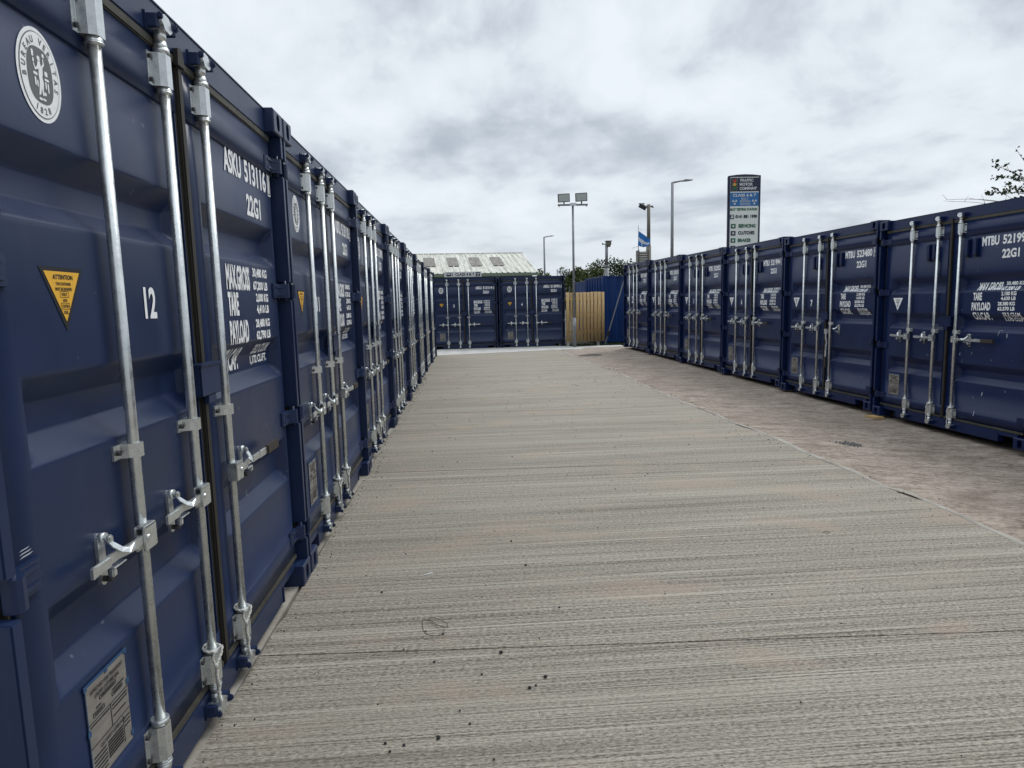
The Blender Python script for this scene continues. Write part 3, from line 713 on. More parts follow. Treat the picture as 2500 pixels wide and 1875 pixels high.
def code_mesh(k, code, digits, check):
    m = MB(); y = DY-0.002
    z0, z1 = (2.157, 2.263) if k == 'A' else (2.130, 2.232)
    text_on(m, code, 1.655, 1.878, z0, z1, y, 0, 0.036); text_on(m, digits, 1.925, 2.262, z0, z1, y, 0, 0.036)
    z2, z3 = (2.003, 2.105) if k == 'A' else (1.985, 2.080)
    text_on(m, "22G1", 1.925, 2.140, z2, z3, y, 0, 0.036)
    if check:
        x0, x1 = 2.290, 2.335
        for a, b, c, d in ((x0, x1, z0-0.008, z0-0.001), (x0, x1, z1+0.001, z1+0.008), (x0, x0+0.006, z0-0.001, z1+0.001), (x1-0.006, x1, z0-0.001, z1+0.001)):
            m.face([(a, y, c), (b, y, c), (b, y, d), (a, y, d)])
        text_on(m, check, x0+0.013, x1-0.013, z0+0.006, z1-0.006, y, 0, 0.02)
    return m.flat('owner_code', M['white'])

def T_(x, y, z): return Matrix.Translation((x, y, z))
PARTS = {}
for k in SPEC:
    sp = SPEC[k]; pm = M[sp['paint']]
    PARTS[k] = dict(panel=[door_panel(sp, 0), door_panel(sp, 1)], frame=frame_mesh(pm), shell=shell_mesh(pm), cast=casting_mesh(pm),
        keeper=cam_keeper_mesh(pm), hinge=[hinge_mesh(pm, 0), hinge_mesh(pm, 1)], lock=lockbox_mesh(pm), weights=weights_mesh(k), tri=triangle_mesh(k))
GU, GL, ST, CAM_ = guide_mesh(0.118), guide_mesh(0.122), strap_mesh(), cam_mesh()
GK = [gasket_mesh(0), gasket_mesh(1)]
HL, HR = handle_mesh(-1, False), handle_mesh(1, True)
KL, KR = handle_hook_mesh(-1), handle_hook_mesh(1)
EMB, PLT, VENT = emblem_mesh(), plate_mesh(), vent_mesh(M['navyB'])
def bar_mesh():
    m = MB(); m.tube((0, 0.032, 0.105), (0, 0.032, 2.460), 0.0165, n=20); return m.mesh('locking_bar', M['galv'])
BAR = bar_mesh()

def container(kind, loc, rz, label, group, code, digits, check=None, number=None, open_handle=False, numbox=(0.827, 0.908, 1.535, 1.636)):
    P = PARTS[kind]; sp = SPEC[kind]
    root = empty('shipping_container', loc, rz); tag(root, label, 'shipping container', group)
    put('end_frame', P['frame'], root); put('corrugated_body', P['shell'], root)
    for x in (0.081, CW-0.081):
        for z in (0.059, CH-0.059):
            put('corner_casting', P['cast'], root, (x, 0, z))
            o = put('corner_casting', P['cast'], root, (x, CL, z)); o.rotation_euler = (0, 0, math.pi)
    doors = [put('door', P['panel'][s], root) for s in (0, 1)]
    for s in (0, 1):
        put('gasket', GK[s], doors[s])
        for z in (0.285, 0.960, 1.655, 2.315): put('hinge', P['hinge'][s], doors[s], (0, 0, z))
    put('lock_box', P['lock'], doors[1])
    for i, a in enumerate(sp['bars']):
        d = doors[0 if i < 2 else 1]
        put('locking_bar', BAR, d, (a, 0, 0)); put('bar_guide', GU, d, (a, 0, 2.297)); put('bar_guide', GL, d, (a, 0, 0.168))
        put('bar_bracket', ST, d, (a, 0, sp['mid']-0.021))
        put('bar_cam', CAM_, d, (a, 0, 2.497)); c = put('bar_cam', CAM_, d, (a, 0, 0.082)); c.scale = (1, 1, -1)
        put('cam_keeper', P['keeper'], root, (a, 0, 2.500)); c = put('cam_keeper', P['keeper'], root, (a, 0, 0.080)); c.scale = (1, 1, -1)
        if i < 2:
            put('handle', HL, d, (a, 0, sp['hz'])); put('handle_retainer', KL, d, (a-0.178, 0, sp['hz']))
        else:
            h = put('handle', HR, d, (a, 0, sp['hz']))
            put('handle_retainer', KR, d, (a+0.190, 0, sp['hz']))
            if open_handle: h.rotation_euler = (0, R(90), 0); h.location = (a-0.045, -0.012, sp['hz']-0.03)
    if kind == 'A':
        put('inspection_emblem', EMB, doors[0], (0.402, DY-0.0015, 2.134))
        put('warning_sticker', P['tri'], doors[0], (0.405, DY-0.0015, 1.672)); put('data_plate', PLT, doors[0], (0.405, DY-0.0015, 0.452))
    else:
        put('warning_sticker', P['tri'], doors[0], (0.344, DY-0.0015, 1.584)); put('data_plate', PLT, doors[0], (0.340, DY-0.0015, 0.449))
        for a in (0.880, 0.975): put('ventilator', VENT, doors[0], (a, 0, 2.122))
        for a in (1.472, 1.590): put('ventilator', VENT, doors[1], (a, 0, 2.130))
    put('owner_code', code_mesh(kind, code, digits, check), doors[1]); put('weight_table', P['weights'], doors[1])
    if number:
        m = MB(); text_on(m, number, *numbox, DY-0.002, 0, 0.03); put('door_number', m.flat('door_number', M['white']), doors[0])
    return root, doors

GL_ = "navy containers in the left row"; GR_ = "navy containers in the right row"; GF_ = "navy containers across the far end"
left = [("513116", "1", "12", "navy container numbered 12, nearest the camera, with yellow triangle and white emblem"),
        ("513110", "5", "11", "second navy container of the left row, directly beyond the one numbered 12"),
        ("513098", "2", "10", "third navy container of the left row counting away from the camera"),
        ("513121", "0", None, "fourth navy container of the left row counting away from the camera"),
        ("513102", "4", None, "fifth navy container of the left row counting away from the camera"),
        ("513087", "3", None, "sixth navy container of the left row counting away from the camera"),
        ("513090", "8", None, "seventh navy container of the left row, last but one before the yard's far end"),
        ("513119", "6", None, "eighth and farthest navy container of the left row, touching the far end strip")]
pl = 2.4497
LD = {}
for i, (dg_, ck, num, lab) in enumerate(left):
    dy = {0: -0.004, 1: 0.012}.get(i, rnd.uniform(-0.006, 0.006))
    y0 = (i+1)*pl-CW+dy
    nb = (0.827, 0.908, 1.535, 1.636)
    LD[i] = container('A', (0.0 if i < 2 else rnd.uniform(-0.01, 0.01), y0, 0), R(90), lab, GL_, "ASKU", dg_, ck, num, numbox=nb)
RX, RY, RA, RZ, RZS, RP = 5.9819, 19.7149, 0.04316, 0.1071, -0.01452, 2.4771
right = [("523071", None, "2", "farthest navy container of the right row, beside the bright blue container", (0.755, 0.855, 1.40, 1.60)),
         ("523010", None, "0", "navy container with a tall white oval, second farthest in the right row", (0.735, 0.850, 1.37, 1.60)),
         ("522052", None, "5", "navy container numbered 5 in the right row", (0.775, 0.812, 1.44, 1.545)),
         ("521994", "2", "6", "navy container numbered 6 in the right row", (0.770, 0.812, 1.44, 1.545)),
         ("523480", "9", "7", "navy container numbered 7 in the right row, its right lever hanging straight down", (0.767, 0.824, 1.44, 1.542)),
         ("521996", "3", None, "scuffed unnumbered navy container nearest the camera in the right row", None)]
RD = {}
for i, (dg_, ck, num, lab, nb) in enumerate(right):
    t = i*RP
    RD[i] = container('M', (RX+math.sin(RA)*t, RY-math.cos(RA)*t, RZ+RZS*t), R(-90)+RA, lab, GR_, "MTBU", dg_, ck, num, open_handle=(i == 4), numbox=nb or (0, 1, 0, 1))
    RD[i][0].rotation_euler[1] = 0.0
# unseen containers added to the right row to block low sky behind the camera
for i in (6, 7):
    t = i*RP
    container('M', (RX+math.sin(RA)*t, RY-math.cos(RA)*t, RZ+RZS*t), R(-90)+RA, ("added unseen navy container beyond the scuffed one, outside the photo's right edge", "added unseen navy container behind the photographer in the right row")[i-6], GR_, "MTBU", "522%03d" % (140+i), None, None)
FX, FY, FA, FZ = 2.1643, 23.0207, 0.01897, -0.0278
for j, (s, dg_, num, ck, lab) in enumerate(((-2.49, "513114", "3", "0", "navy container numbered 3 across the far end, below the class 4 & 7 sign"), (0.0, "513095", "4", "8", "navy container numbered 4 across the far end, beside the timber gate"))):
    container('A', (FX+math.cos(FA)*s, FY+math.sin(FA)*s, FZ), FA, lab, GF_, "ASKU", dg_, ck, num, numbox=(0.826, 0.874, 1.521, 1.630))
# pale scuffs and chips: part of the worn door they sit on
def chips(rows, y_of, parent):
    for (a, z, w, h, sl) in rows:
        m = MB(); y = y_of(a, z)-0.0012
        m.face([(a-w/2-sl*h/2, y, z-h/2), (a+w/4-sl*h/2, y, z-h/2*0.8), (a+w/2+sl*h/2, y, z+h/2), (a-w/4+sl*h/2, y, z+h/2*0.7)])
        put('paint_chip', m.flat('paint_chip', M['chip']), parent)
chips(((1.949, 1.193, 0.012, 0.060, 0.4), (1.965, 1.215, 0.030, 0.010, 0.2), (2.054, 1.166, 0.012, 0.050, -0.1), (1.777, 0.509, 0.014, 0.045, 0.1), (1.685, 0.275, 0.014, 0.065, 0.15),
       (1.872, 0.892, 0.010, 0.010, 0), (2.079, 0.571, 0.008, 0.020, 0), (1.60, 0.95, 0.006, 0.03, 0), (1.43, 0.93, 0.010, 0.035, 0), (1.75, 1.02, 0.006, 0.006, 0)), prof_fn(SPEC['M'], 1), RD[5][1][1])
chips(((0.155, 1.010, 0.050, 0.004, 0.0), (0.153, 1.018, 0.046, 0.0035, 0.0), (0.151, 1.026, 0.038, 0.003, 0.0), (0.150, 0.945, 0.006, 0.034, 0.8)), lambda a, z: DY, LD[0][1][0])

# rope loops tied round the lower bar ends
def rope_mesh():
    m = MB(); P = []
    for k in range(17):                               # collar round the back of the bar, open to the front
        t = math.pi*(-0.93+1.86*k/16)
        P.append(Vector((-0.031*math.sin(t), 0.032+0.031*math.cos(t), 0.004-0.016*abs(k-8)/8)))
    knot = Vector((-0.030, 0.010, -0.060))
    P[0] = Vector((0.020, 0.002, -0.008)); P[-1] = Vector((-0.027, 0.014, -0.010))
    loop = [knot, Vector((0.004, 0.002, -0.030))] + P + [Vector((-0.035, 0.020, -0.032)), knot]
    tail = [knot+Vector((0.004*math.sin(k*1.1)+0.0008*k, 0.001*math.sin(k), -0.0125*k)) for k in range(15)]
    def strand(pts, ph):
        out = []; n = 0
        for a, b in zip(pts, pts[1:]):
            L_ = max(2, int((b-a).length/0.004))
            for q in range(L_):
                t = ph+n*0.9; n += 1; d = (b-a).normalized(); u = d.orthogonal().normalized(); v = d.cross(u)
                out.append(a.lerp(b, q/L_)+(u*math.cos(t)+v*math.sin(t))*0.0022)
        out.append(pts[-1]); return out
    for ph in (0, math.pi): m.path(strand(loop, ph), 0.0036, 5); m.path(strand(tail, ph), 0.0042, 5)
    m.tube(knot+Vector((0, 0, 0.008)), knot-Vector((0, 0, 0.012)), 0.008, 0.006, 8)
    return m.mesh('rope', M['rope'])
ROPE = rope_mesh()
def rope(root, a, lab):
    o = put('rope', ROPE); Mx = Matrix.Translation(root.location) @ Matrix.Rotation(root.rotation_euler[2], 4, 'Z')
    p = Mx @ Vector((a, 0, 0.306)); o.location = p; o.rotation_euler = (0, 0, root.rotation_euler[2])
    tag(o, lab, 'rope', 'white ropes tied to the lower bar ends')
names = {0: "the container numbered 12", 1: "the second container of the left row", 2: "the third container of the left row"}
for i in (0, 1, 2):
    rope(LD[i][0], SPEC['A']['bars'][1], "white rope on the middle bar's foot of "+names[i])
    rope(LD[i][0], SPEC['A']['bars'][2], "white rope on the right bar's foot of "+names[i])
for i, nm in ((4, "the container numbered 7"), (5, "the scuffed container nearest at right")):
    rope(RD[i][0], SPEC['M']['bars'][1], "white rope on the foot of the middle bar of "+nm)
    rope(RD[i][0], SPEC['M']['bars'][2], "white rope on the foot of the right-hand bar of "+nm)

# ---------------------------------------------------------------- ground
def row_z(y): return RZ+RZS*(RY-y)
EDGE = [(-9, 4.34), (2.35, 4.35), (2.9, 4.38), (3.55, 4.40), (3.6, 4.325), (4.2, 4.355), (4.6, 4.335), (5.0, 4.315), (5.6, 4.35), (6.3, 4.345), (6.7, 4.28), (7.4, 4.31), (8.0, 4.255), (8.8, 4.245), (9.6, 4.225), (10.7, 4.235), (12.0, 4.25), (13.4, 4.28), (14.5, 4.16), (15.7, 4.13), (17.9, 4.07), (20.5, 4.10)]
def edge_x(y):
    if y <= EDGE[0][0]: return EDGE[0][1]
    for (a, xa), (b, xb) in zip(EDGE, EDGE[1:]):
        if y <= b: return xa+(xb-xa)*(y-a)/(b-a)
    return EDGE[-1][1]
def yard_z(x, y):
    yy = min(max(y, -12), 22)
    t = (x-4.3)/(RX+0.3-4.3)
    zr = row_z(yy)-0.035
    k = max(0, min(1, t)); z = zr*k - 0.012*(1-k)
    if y > 20: z = z*(1-sm((y-20)/2.5)) + (-0.03)*sm((y-20)/2.5)
    return z
g = MB(); g.face([(-900, -900, -0.55), (900, -900, -0.55), (900, 900, -0.55), (-900, 900, -0.55)])
tag(g.build('ground', M['earth']), kind='structure')
m = MB(); xs = [4.0+0.2*k for k in range(0, 26)]+[12, 16]; ys = [-12+0.5*k for k in range(0, 68)]
gr = [[m.bm.verts.new((x, y, yard_z(x, y))) for x in xs] for y in ys]
for j in range(len(ys)-1):
    for i in range(len(xs)-1): m.bm.faces.new((gr[j][i], gr[j][i+1], gr[j+1][i+1], gr[j+1][i])).smooth = True
tag(m.build('sandy_yard', M['sand']), kind='structure')
# brushed slab cast in bays with joints
m = MB(); BR = -0.050
def jl(y0): return lambda x: y0+BR*(x-0.0)
joints = [-12, 1.535, 4.86, 8.3, 11.8, 15.3, 19.75]
def slab_strip(m, x0f, x1f, ya, yb, top, bot=-0.16, n=14):
    ys_ = [ya+(yb-ya)*k/n for k in range(n+1)]
    return ys_
for a, b in zip(joints, joints[1:]):
    n = 26 if b-a < 9 else 60
    rows = []
    for k in range(n+1):
        y = a+(b-a)*k/n
        ya = y+(0.0045 if k == 0 and a > -12 else 0)-(0.0045 if k == n and b < 19 else 0)
        x0 = -0.030+0.006*math.sin(ya*5.1)+(0.02 if 1.9 < ya < 2.6 else 0); x1 = edge_x(ya)-0.012+0.004*math.sin(ya*9)
        sl = BR*(1 if b < 19 or k < n else -7.0)
        last = (b > 19 and k > n*0.7)
        def yy(x, ya=ya, k=k):
            w = 0 if b < 19 else k/n
            return ya+BR*x*(1-w)+w*(0.245*x)
        rows.append([(x, yy(x)) for x in [x0+(x1-x0)*q/10 for q in range(11)]])
    tv = [[m.bm.verts.new((x, y, 0.0)) for x, y in r_] for r_ in rows]; bv = [[m.bm.verts.new((x, y, -0.16)) for x, y in r_] for r_ in rows]
    for j in range(n):
        for i in range(10): m.bm.faces.new((tv[j][i], tv[j][i+1], tv[j+1][i+1], tv[j+1][i]))
        m.bm.faces.new((tv[j][10], bv[j][10], bv[j+1][10], tv[j+1][10])); m.bm.faces.new((tv[j][0], tv[j+1][0], bv[j+1][0], bv[j][0]))
    for j, s in ((0, 1), (n, -1)):
        for i in range(10): m.bm.faces.new((tv[j][i], bv[j][i], bv[j][i+1], tv[j][i+1]))
tag(m.build('concrete_slab', M['slab']), kind='structure')
# trowelled margin running under the left row, a ragged pale lip along the right edge of the slab
m = MB(); m.box(-7.0, -0.034, -12, 19.9, -0.16, 0.0015); tag(m.build('slab_margin', M['edge']), kind='structure')
m = MB(); A = []; 
for k in range(330):
    y = -8+28.4*k/329; e = edge_x(y)
    w = 0.024+0.045*max(0, math.sin(y*1.7+math.sin(y*3.1)*1.3))**2+rnd.uniform(0, 0.012); h = 0.005+0.008*abs(math.sin(y*2.3+math.sin(y*7.1)))
    A.append([(e-0.020, y, 0.0012), (e-0.006, y, h), (e+w*0.4, y, h*0.8), (e+w, y, -0.013)])
V = [[m.bm.verts.new(p) for p in r_] for r_ in A]
for a, b in zip(V, V[1:]):
    for i in range(3): m.bm.faces.new((a[i], a[i+1], b[i+1], b[i])).smooth = True
tag(m.build('slab_lip', M['edge']), kind='structure')
# pale strip in front of the far containers
def sf(x): return 19.75+0.245*x if x < 4.15 else 20.77-0.30*(x-4.15)*0.9
m = MB(); top, bot = [], []
xs_ = [-3.0, 0.0, 1.0, 2.0, 3.0, 4.15, 4.8, 5.4, 6.0, 6.4]
f_ = [m.bm.verts.new((x, sf(x), 0.006)) for x in xs_]; k_ = [m.bm.verts.new((x, 24.0, 0.0)) for x in xs_]; b_ = [m.bm.verts.new((x, sf(x), -0.16)) for x in xs_]
k_ = [m.bm.verts.new((x, (24.6 if x < 4.5 else 22.75 if x < 5.9 else 21.9), -0.029 if x < 5.9 else 0.03)) for x in xs_]
for i in range(len(xs_)-1):
    m.bm.faces.new((f_[i], f_[i+1], k_[i+1], k_[i])); m.bm.faces.new((f_[i], b_[i], b_[i+1], f_[i+1]))
tag(m.build('pale_concrete_strip', M['strip']), kind='structure')
m = MB(); m.box(-12, 30, 24.5, 60, -0.4, -0.10); m.box(4.55, 30, 22.6, 24.5, -0.4, -0.085); tag(m.build('rough_ground', M['earth']), kind='structure')
# patches and litter
def blob(m, cx, cy, rx, ry, z, n=28, jag=0.25, rr=None):
    rr = rr or rnd; m.face([(cx+rx*math.cos(2*math.pi*k/n)*(1+rr.uniform(-jag, jag)), cy+ry*math.sin(2*math.pi*k/n)*(1+rr.uniform(-jag, jag)), z(cx, cy) if callable(z) else z) for k in range(n)])
m = MB(); n = 30; c0 = (4.62, 18.15)
pts = [(c0[0]+0.36*math.cos(t)*(1+rnd.uniform(-.12, .12)), c0[1]+0.36*math.sin(t)*(1+rnd.uniform(-.2, .2))) for t in [2*math.pi*k/n for k in range(n)]]
m.face([(x, y, yard_z(x, y)+0.006) for x, y in pts]); tag(m.build('damp_patch', M['puddle']), kind='structure')
m = MB()
for q in range(160):
    x = 5.11+rnd.gauss(0, 0.055); y = 5.50+rnd.gauss(0, 0.06); r_ = rnd.uniform(0.004, 0.011); z = yard_z(x, y)
    b = bmesh.new(); bmesh.ops.create_icosphere(b, subdivisions=1, radius=r_); m.join(b, T_(x, y, z+r_*0.3))
tag(m.build('loose_gravel', M['gravel']), 'small patch of dark loose gravel on the sandy concrete in front of the right row', 'gravel', kind='stuff')
peb = [(1.207, 2.836, 8), (1.265, 2.419, 9), (0.448, 2.143, 8), (1.387, 1.846, 7), (0.625, 1.512, 6), (1.065, 1.434, 11), (0.769, 1.39, 7), (0.975, 1.268, 6), (1.241, 1.22, 9), (1.194, 1.162, 6), (1.168, 1.147, 9), (0.809, 0.869, 10), (0.62, 0.859, 7), (0.688, 0.842, 7), (0.642, 0.812, 6), (1.004, 0.735, 5), (0.923, 0.94, 5), (0.885, 1.023, 5), (0.8, 1.636, 7), (0.716, 1.674, 5)]
stones = []
for v_ in range(3):
    b = bmesh.new(); bmesh.ops.create_icosphere(b, subdivisions=2, radius=1)
    for v in b.verts: v.co *= 1+rnd.uniform(-0.22, 0.2); v.co.z *= 0.7
    mm = MB(); mm.join(b); stones.append(mm.mesh('pebble', M['stone']))
for i, (x, y, r_) in enumerate(peb):
    o = put('pebble', stones[i % 3], None, (x, y, 0.004*0.5+r_*0.0004), rnd.uniform(0, 6)); s = r_*0.00085; o.scale = (s, s, s)
    tag(o, "small black pebble scattered on the brushed concrete", 'pebble', 'black pebbles scattered on the brushed concrete')
more = MB()
for q in range(900):
    y = rnd.uniform(0.2, 14)**1.0; x = rnd.uniform(0.05, 4.2) if q < 450 else (-0.02+abs(rnd.gauss(0, 0.06)) if q < 700 else 4.3+rnd.gauss(0, 0.08)); r_ = rnd.uniform(0.0012, 0.0038)*(1+y*0.12)
    b = bmesh.new(); bmesh.ops.create_icosphere(b, subdivisions=1, radius=r_); more.join(b, T_(x, y, r_*0.4))
tag(more.build('grit', M['stone']), 'fine dark grit strewn over the brushed concrete slab', 'grit', kind='stuff')
m = MB(); pts = [(0.691, 1.800, .012), (0.697, 1.745, .006), (0.703, 1.689, .004), (0.720, 1.650, .004), (0.743, 1.629, .004), (0.770, 1.622, .005), (0.797, 1.634, .010), (0.806, 1.66, .02), (0.795, 1.693, .014), (0.765, 1.725, .006), (0.740, 1.757, .005), (0.730, 1.785, .01), (0.746, 1.795, .012), (0.785, 1.774, .006), (0.815, 1.740, .004), (0.818, 1.705, .006), (0.80, 1.69, .01), (0.77, 1.715, .012), (0.742, 1.75, .016), (0.715, 1.775, .010), (0.691, 1.800, .006)]
sm_ = []
for i in range(len(pts)-1):
    p0, p1, p2, p3 = [Vector(pts[max(0, min(len(pts)-1, i+q))]) for q in (-1, 0, 1, 2)]
    for q in range(5):
        t = q/5; sm_.append(0.5*((2*p1)+(-p0+p2)*t+(2*p0-5*p1+4*p2-p3)*t*t+(-p0+3*p1-3*p2+p3)*t**3))
m.path(sm_, 0.0013, 5); tag(m.build('wire', M['wire']), 'thin looped wire lying on the brushed concrete', 'wire')
m = MB(); m.box(-0.028, 0.028, -0.004, 0.004, 0.001, 0.005, 0.001); o = m.build('splinter', M['boxwhite']); o.location = (0.692, 2.364, 0.001); o.rotation_euler = (0, 0, 0.53)
tag(o, 'short white splinter lying on the brushed concrete', 'splinter')
m = MB(); m.path([(3.295+0.024*math.cos(2*math.pi*k/24), 2.72+0.016*math.sin(2*math.pi*k/24), 0.003) for k in range(25)], 0.0014, 5)
tag(m.build('washer_ring', M['wire']), 'small dark ring lying on the concrete near the slab edge', 'ring')
m = MB(); z = yard_z(6.25, 7.2); m.box(-0.03, 0.12, -0.12, 0.12, 0.0, 0.014, 0.003); m.box(-0.01, 0.12, -0.09, 0.10, 0.0145, 0.026, 0.003)
o = m.build('timber_packer', M['wood']); o.location = (6.44, 7.22, z+0.001); o.rotation_euler = (0, 0, 0.05)
tag(o, 'pale timber packer under the joint between the two nearest containers at right', 'packer')

# ---------------------------------------------------------------- lamp posts, gate, blue containers
def flood(parent, x, z, tilt, s=1.0):
    m = MB(); m.box(-0.21*s, 0.21*s, 0.0, 0.07, -0.145*s, 0.145*s, 0.008); m.box(-0.05, 0.05, 0.07, 0.12, -0.06, 0.06, 0.006)
    m.box(-0.022, 0.022, 0.02, 0.04, -0.23*s, -0.145*s)
    o = m.build('floodlight', M['flood'], parent); o.location = (x, 0, z); o.rotation_euler = (R(tilt), R(-3 if x else 0), 0)
    n = MB(); n.box(-0.185*s, 0.185*s, -0.006, 0.0015, -0.120*s, 0.120*s); q = n.build('floodlight_glass', M['lens'], o); return o
L0 = empty('floodlight_post', (4.815, 22.3, -0.02))
tag(L0, 'tall grey post with two square floodlights standing in front of the timber gate', 'lamp post')
m = MB(); m.tube((0, 0, 0), (0, 0, 1.03), 0.068, n=24); m.tube((0, 0, 1.03), (0, 0, 1.06), 0.068, 0.045, n=24); m.box(-0.03, 0.03, -0.070, -0.062, 0.35, 0.75, 0.003); m.build('post_base', M['pole'], L0)
m = MB(); m.tube((0, 0, 1.05), (0, 0, 4.95), 0.045, 0.036, n=20); m.tube((0, 0, 2.3), (0, 0, 2.34), 0.052, n=20); m.build('post_shaft', M['pole'], L0)
m = MB(); m.box(-0.53, 0.53, -0.03, 0.03, 4.955, 5.015, 0.005); m.box(-0.50, -0.47, -0.02, 0.02, 4.92, 4.956); m.box(0.47, 0.50, -0.02, 0.02, 4.92, 4.956); m.build('crossbar', M['pole'], L0)
m = MB(); m.box(-0.12, 0.12, -0.075, -0.032, 4.945, 5.045, 0.006); m.build('junction_box', M['boxwhite'], L0)
flood(L0, -0.31, 5.225, 8); flood(L0, 0.31, 5.245, 8)

G = empty('timber_gate', (4.60, 22.9, 0.0)); tag(G, 'pale timber gate of upright half-round boards between the far containers and the blue one', 'gate')
x = 0.02; k = 0
while x < 1.335:
    w = 0.114+rnd.uniform(-0.008, 0.008); m = MB(); n = 8
    gap = 0.020 if k != 0 else 0.035
    P = [(-w/2*math.cos(math.pi*i/n), -0.040*math.sin(math.pi*i/n)) for i in range(n+1)]
    if k == 1: P = [(p[0]*0.5, p[1]) for p in P]; w *= 0.5
    m.prism(P, 'z', 0.13+rnd.uniform(-0.006, 0.006), 1.935+rnd.uniform(-0.008, 0.008), smooth=True)
    o = m.build('board', M['wood'], G); o.location = (x+w/2, 0, 0); x += w+gap; k += 1
m = MB()
for z in (0.45, 1.05, 1.65): m.box(0.0, 1.36, 0.003, 0.055, z, z+0.09, 0.004)
m.build('rail', M['wood'], G)
for x in (0.09, 1.215):
    m = MB(); m.box(x-0.05, x+0.05, 0.058, 0.15, -0.1, 1.88, 0.006); m.build('gate_post', M['post'], G)

def blue_container(loc, rz, label):
    root = empty('blue_container', loc, rz); tag(root, label, 'shipping container', 'bright blue containers behind the gate')
    m = MB(); L_, W_ = 6.058, 2.438
    def wall(p0, p1, nrm, dpt=0.04, per=0.36):
        p0, p1, nrm = Vector(p0), Vector(p1), Vector(nrm); ln = (p1-p0).length; d = (p1-p0)/ln; pts = []; s = 0.0
        while s < ln-0.05:
            for q, dd in ((0, 0), (0.36*per/0.36*0.30, 0), (per*0.45, dpt), (per*0.80, dpt), (per*0.98, 0)):
                if s+q < ln: pts.append((s+q, dd))
            s += per
        pts.append((ln, 0))
        for (a, da), (b, db) in zip(pts, pts[1:]):
            A_, B_ = p0+d*a-nrm*da, p0+d*b-nrm*db
            m.face([(A_.x, A_.y, 0.14), (B_.x, B_.y, 0.14), (B_.x, B_.y, 2.53), (A_.x, A_.y, 2.53)])
    wall((0.07, 0.012), (L_-0.07, 0.012), (0, -1)) if False else None
    wall((0.07, 0.012, 0), (L_-0.07, 0.012, 0), (0, -1, 0)); wall((0.012, W_-0.07, 0), (0.012, 0.07, 0), (-1, 0, 0)); wall((L_-0.012, 0.07, 0), (L_-0.012, W_-0.07, 0), (1, 0, 0)); wall((L_-0.07, W_-0.012, 0), (0.07, W_-0.012, 0), (0, 1, 0))
    m.build('corrugated_wall', M['blue'], root)
    m = MB()
    for (x0, x1, y0, y1) in ((0, 0.07, 0, 0.07), (L_-0.07, L_, 0, 0.07), (0, 0.07, W_-0.07, W_), (L_-0.07, L_, W_-0.07, W_)): m.box(x0, x1, y0, y1, 0.11, 2.48, 0.004)
    for z0, z1 in ((0.03, 0.14), (2.525, 2.58)):
        m.box(0.1, L_-0.1, 0, 0.06, z0, z1, 0.003); m.box(0.1, L_-0.1, W_-0.06, W_, z0, z1, 0.003); m.box(0, 0.06, 0.1, W_-0.1, z0, z1, 0.003); m.box(L_-0.06, L_, 0.1, W_-0.1, z0, z1, 0.003)
    m.build('frame', M['blue'], root)
    m = MB(); m.box(0.06, L_-0.06, 0.06, W_-0.06, 2.54, 2.575); m.build('roof_panel', M['pole'], root)
    for x in (0.0, L_-0.178):
        for y in (0.0, W_-0.162):
            for z in (0.0, CH-0.118):
                m = MB(); m.box(x, x+0.178, y, y+0.162, z, z+0.118, 0.006); m.build('corner_casting', M['blue'], root)
blue_container((6.25, 24.2, -0.03), 0.10, 'bright blue corrugated container lying side on beyond the timber gate')
blue_container((6.46+2.438, 27.0, 0.0), R(90)-0.03, 'bright blue corrugated container running away behind the nearer blue one')
m = MB(); p0, p1 = Vector((6.13, 23.3, -0.04)), Vector((6.90, 23.3, 2.46)); d = (p1-p0).normalized(); s_ = d.cross(Vector((0, 1, 0)))
def bar_(m, a, b, w, t, mat=0):
    A_, B_ = p0+(p1-p0)*a, p0+(p1-p0)*b; q = [A_-s_*w, A_+s_*w, B_+s_*w, B_-s_*w]
    lo = [m.bm.verts.new(v-Vector((0, t, 0))) for v in q]; hi = [m.bm.verts.new(v+Vector((0, t, 0))) for v in q]
    for f in ([lo[0], lo[1], lo[2], lo[3]], [hi[3], hi[2], hi[1], hi[0]], [lo[0], hi[0], hi[1], lo[1]], [lo[1], hi[1], hi[2], lo[2]], [lo[2], hi[2], hi[3], lo[3]], [lo[3], hi[3], hi[0], lo[0]]): m.bm.faces.new(f).material_index = mat
bar_(m, 0, 1, 0.024, 0.003); S_ = tag(m.build('ratchet_strap', M['strap']), 'grey ratchet strap stretched slantwise across the blue container wall', 'strap')
m = MB(); bar_(m, 0.13, 0.21, 0.042, 0.03); bar_(m, 0.16, 0.185, 0.055, 0.04); m.build('ratchet_buckle', M['bolt'], S_)
m = MB(); m.box(6.83, 6.98, 23.28, 23.34, 2.42, 2.50, 0.005); m.build('top_hook', M['bolt'], S_)

# weeds and rubble by the blue container
m = MB(); rr = random.Random(11)
for q in range(1500):
    x = rr.uniform(4.6, 7.6); y = rr.uniform(22.8, 24.1)
    if x > 6.0: y = rr.uniform(21.7, 24.1)
    h = rr.uniform(0.02, 0.14)*(1.3 if rr.random() < 0.12 else 1); a = rr.uniform(0, 6.28); w = rr.uniform(0.008, 0.03)
    z = -0.085; lx, ly = rr.uniform(-0.07, 0.07), rr.uniform(-0.07, 0.07)
    m.face([(x-w*math.cos(a), y-w*math.sin(a), z), (x+w*math.cos(a), y+w*math.sin(a), z), (x+lx, y+ly, z+h)])
tag(m.build('weeds', M['leaf3']), 'low weeds growing over rubble at the foot of the blue container', 'weeds', kind='stuff')

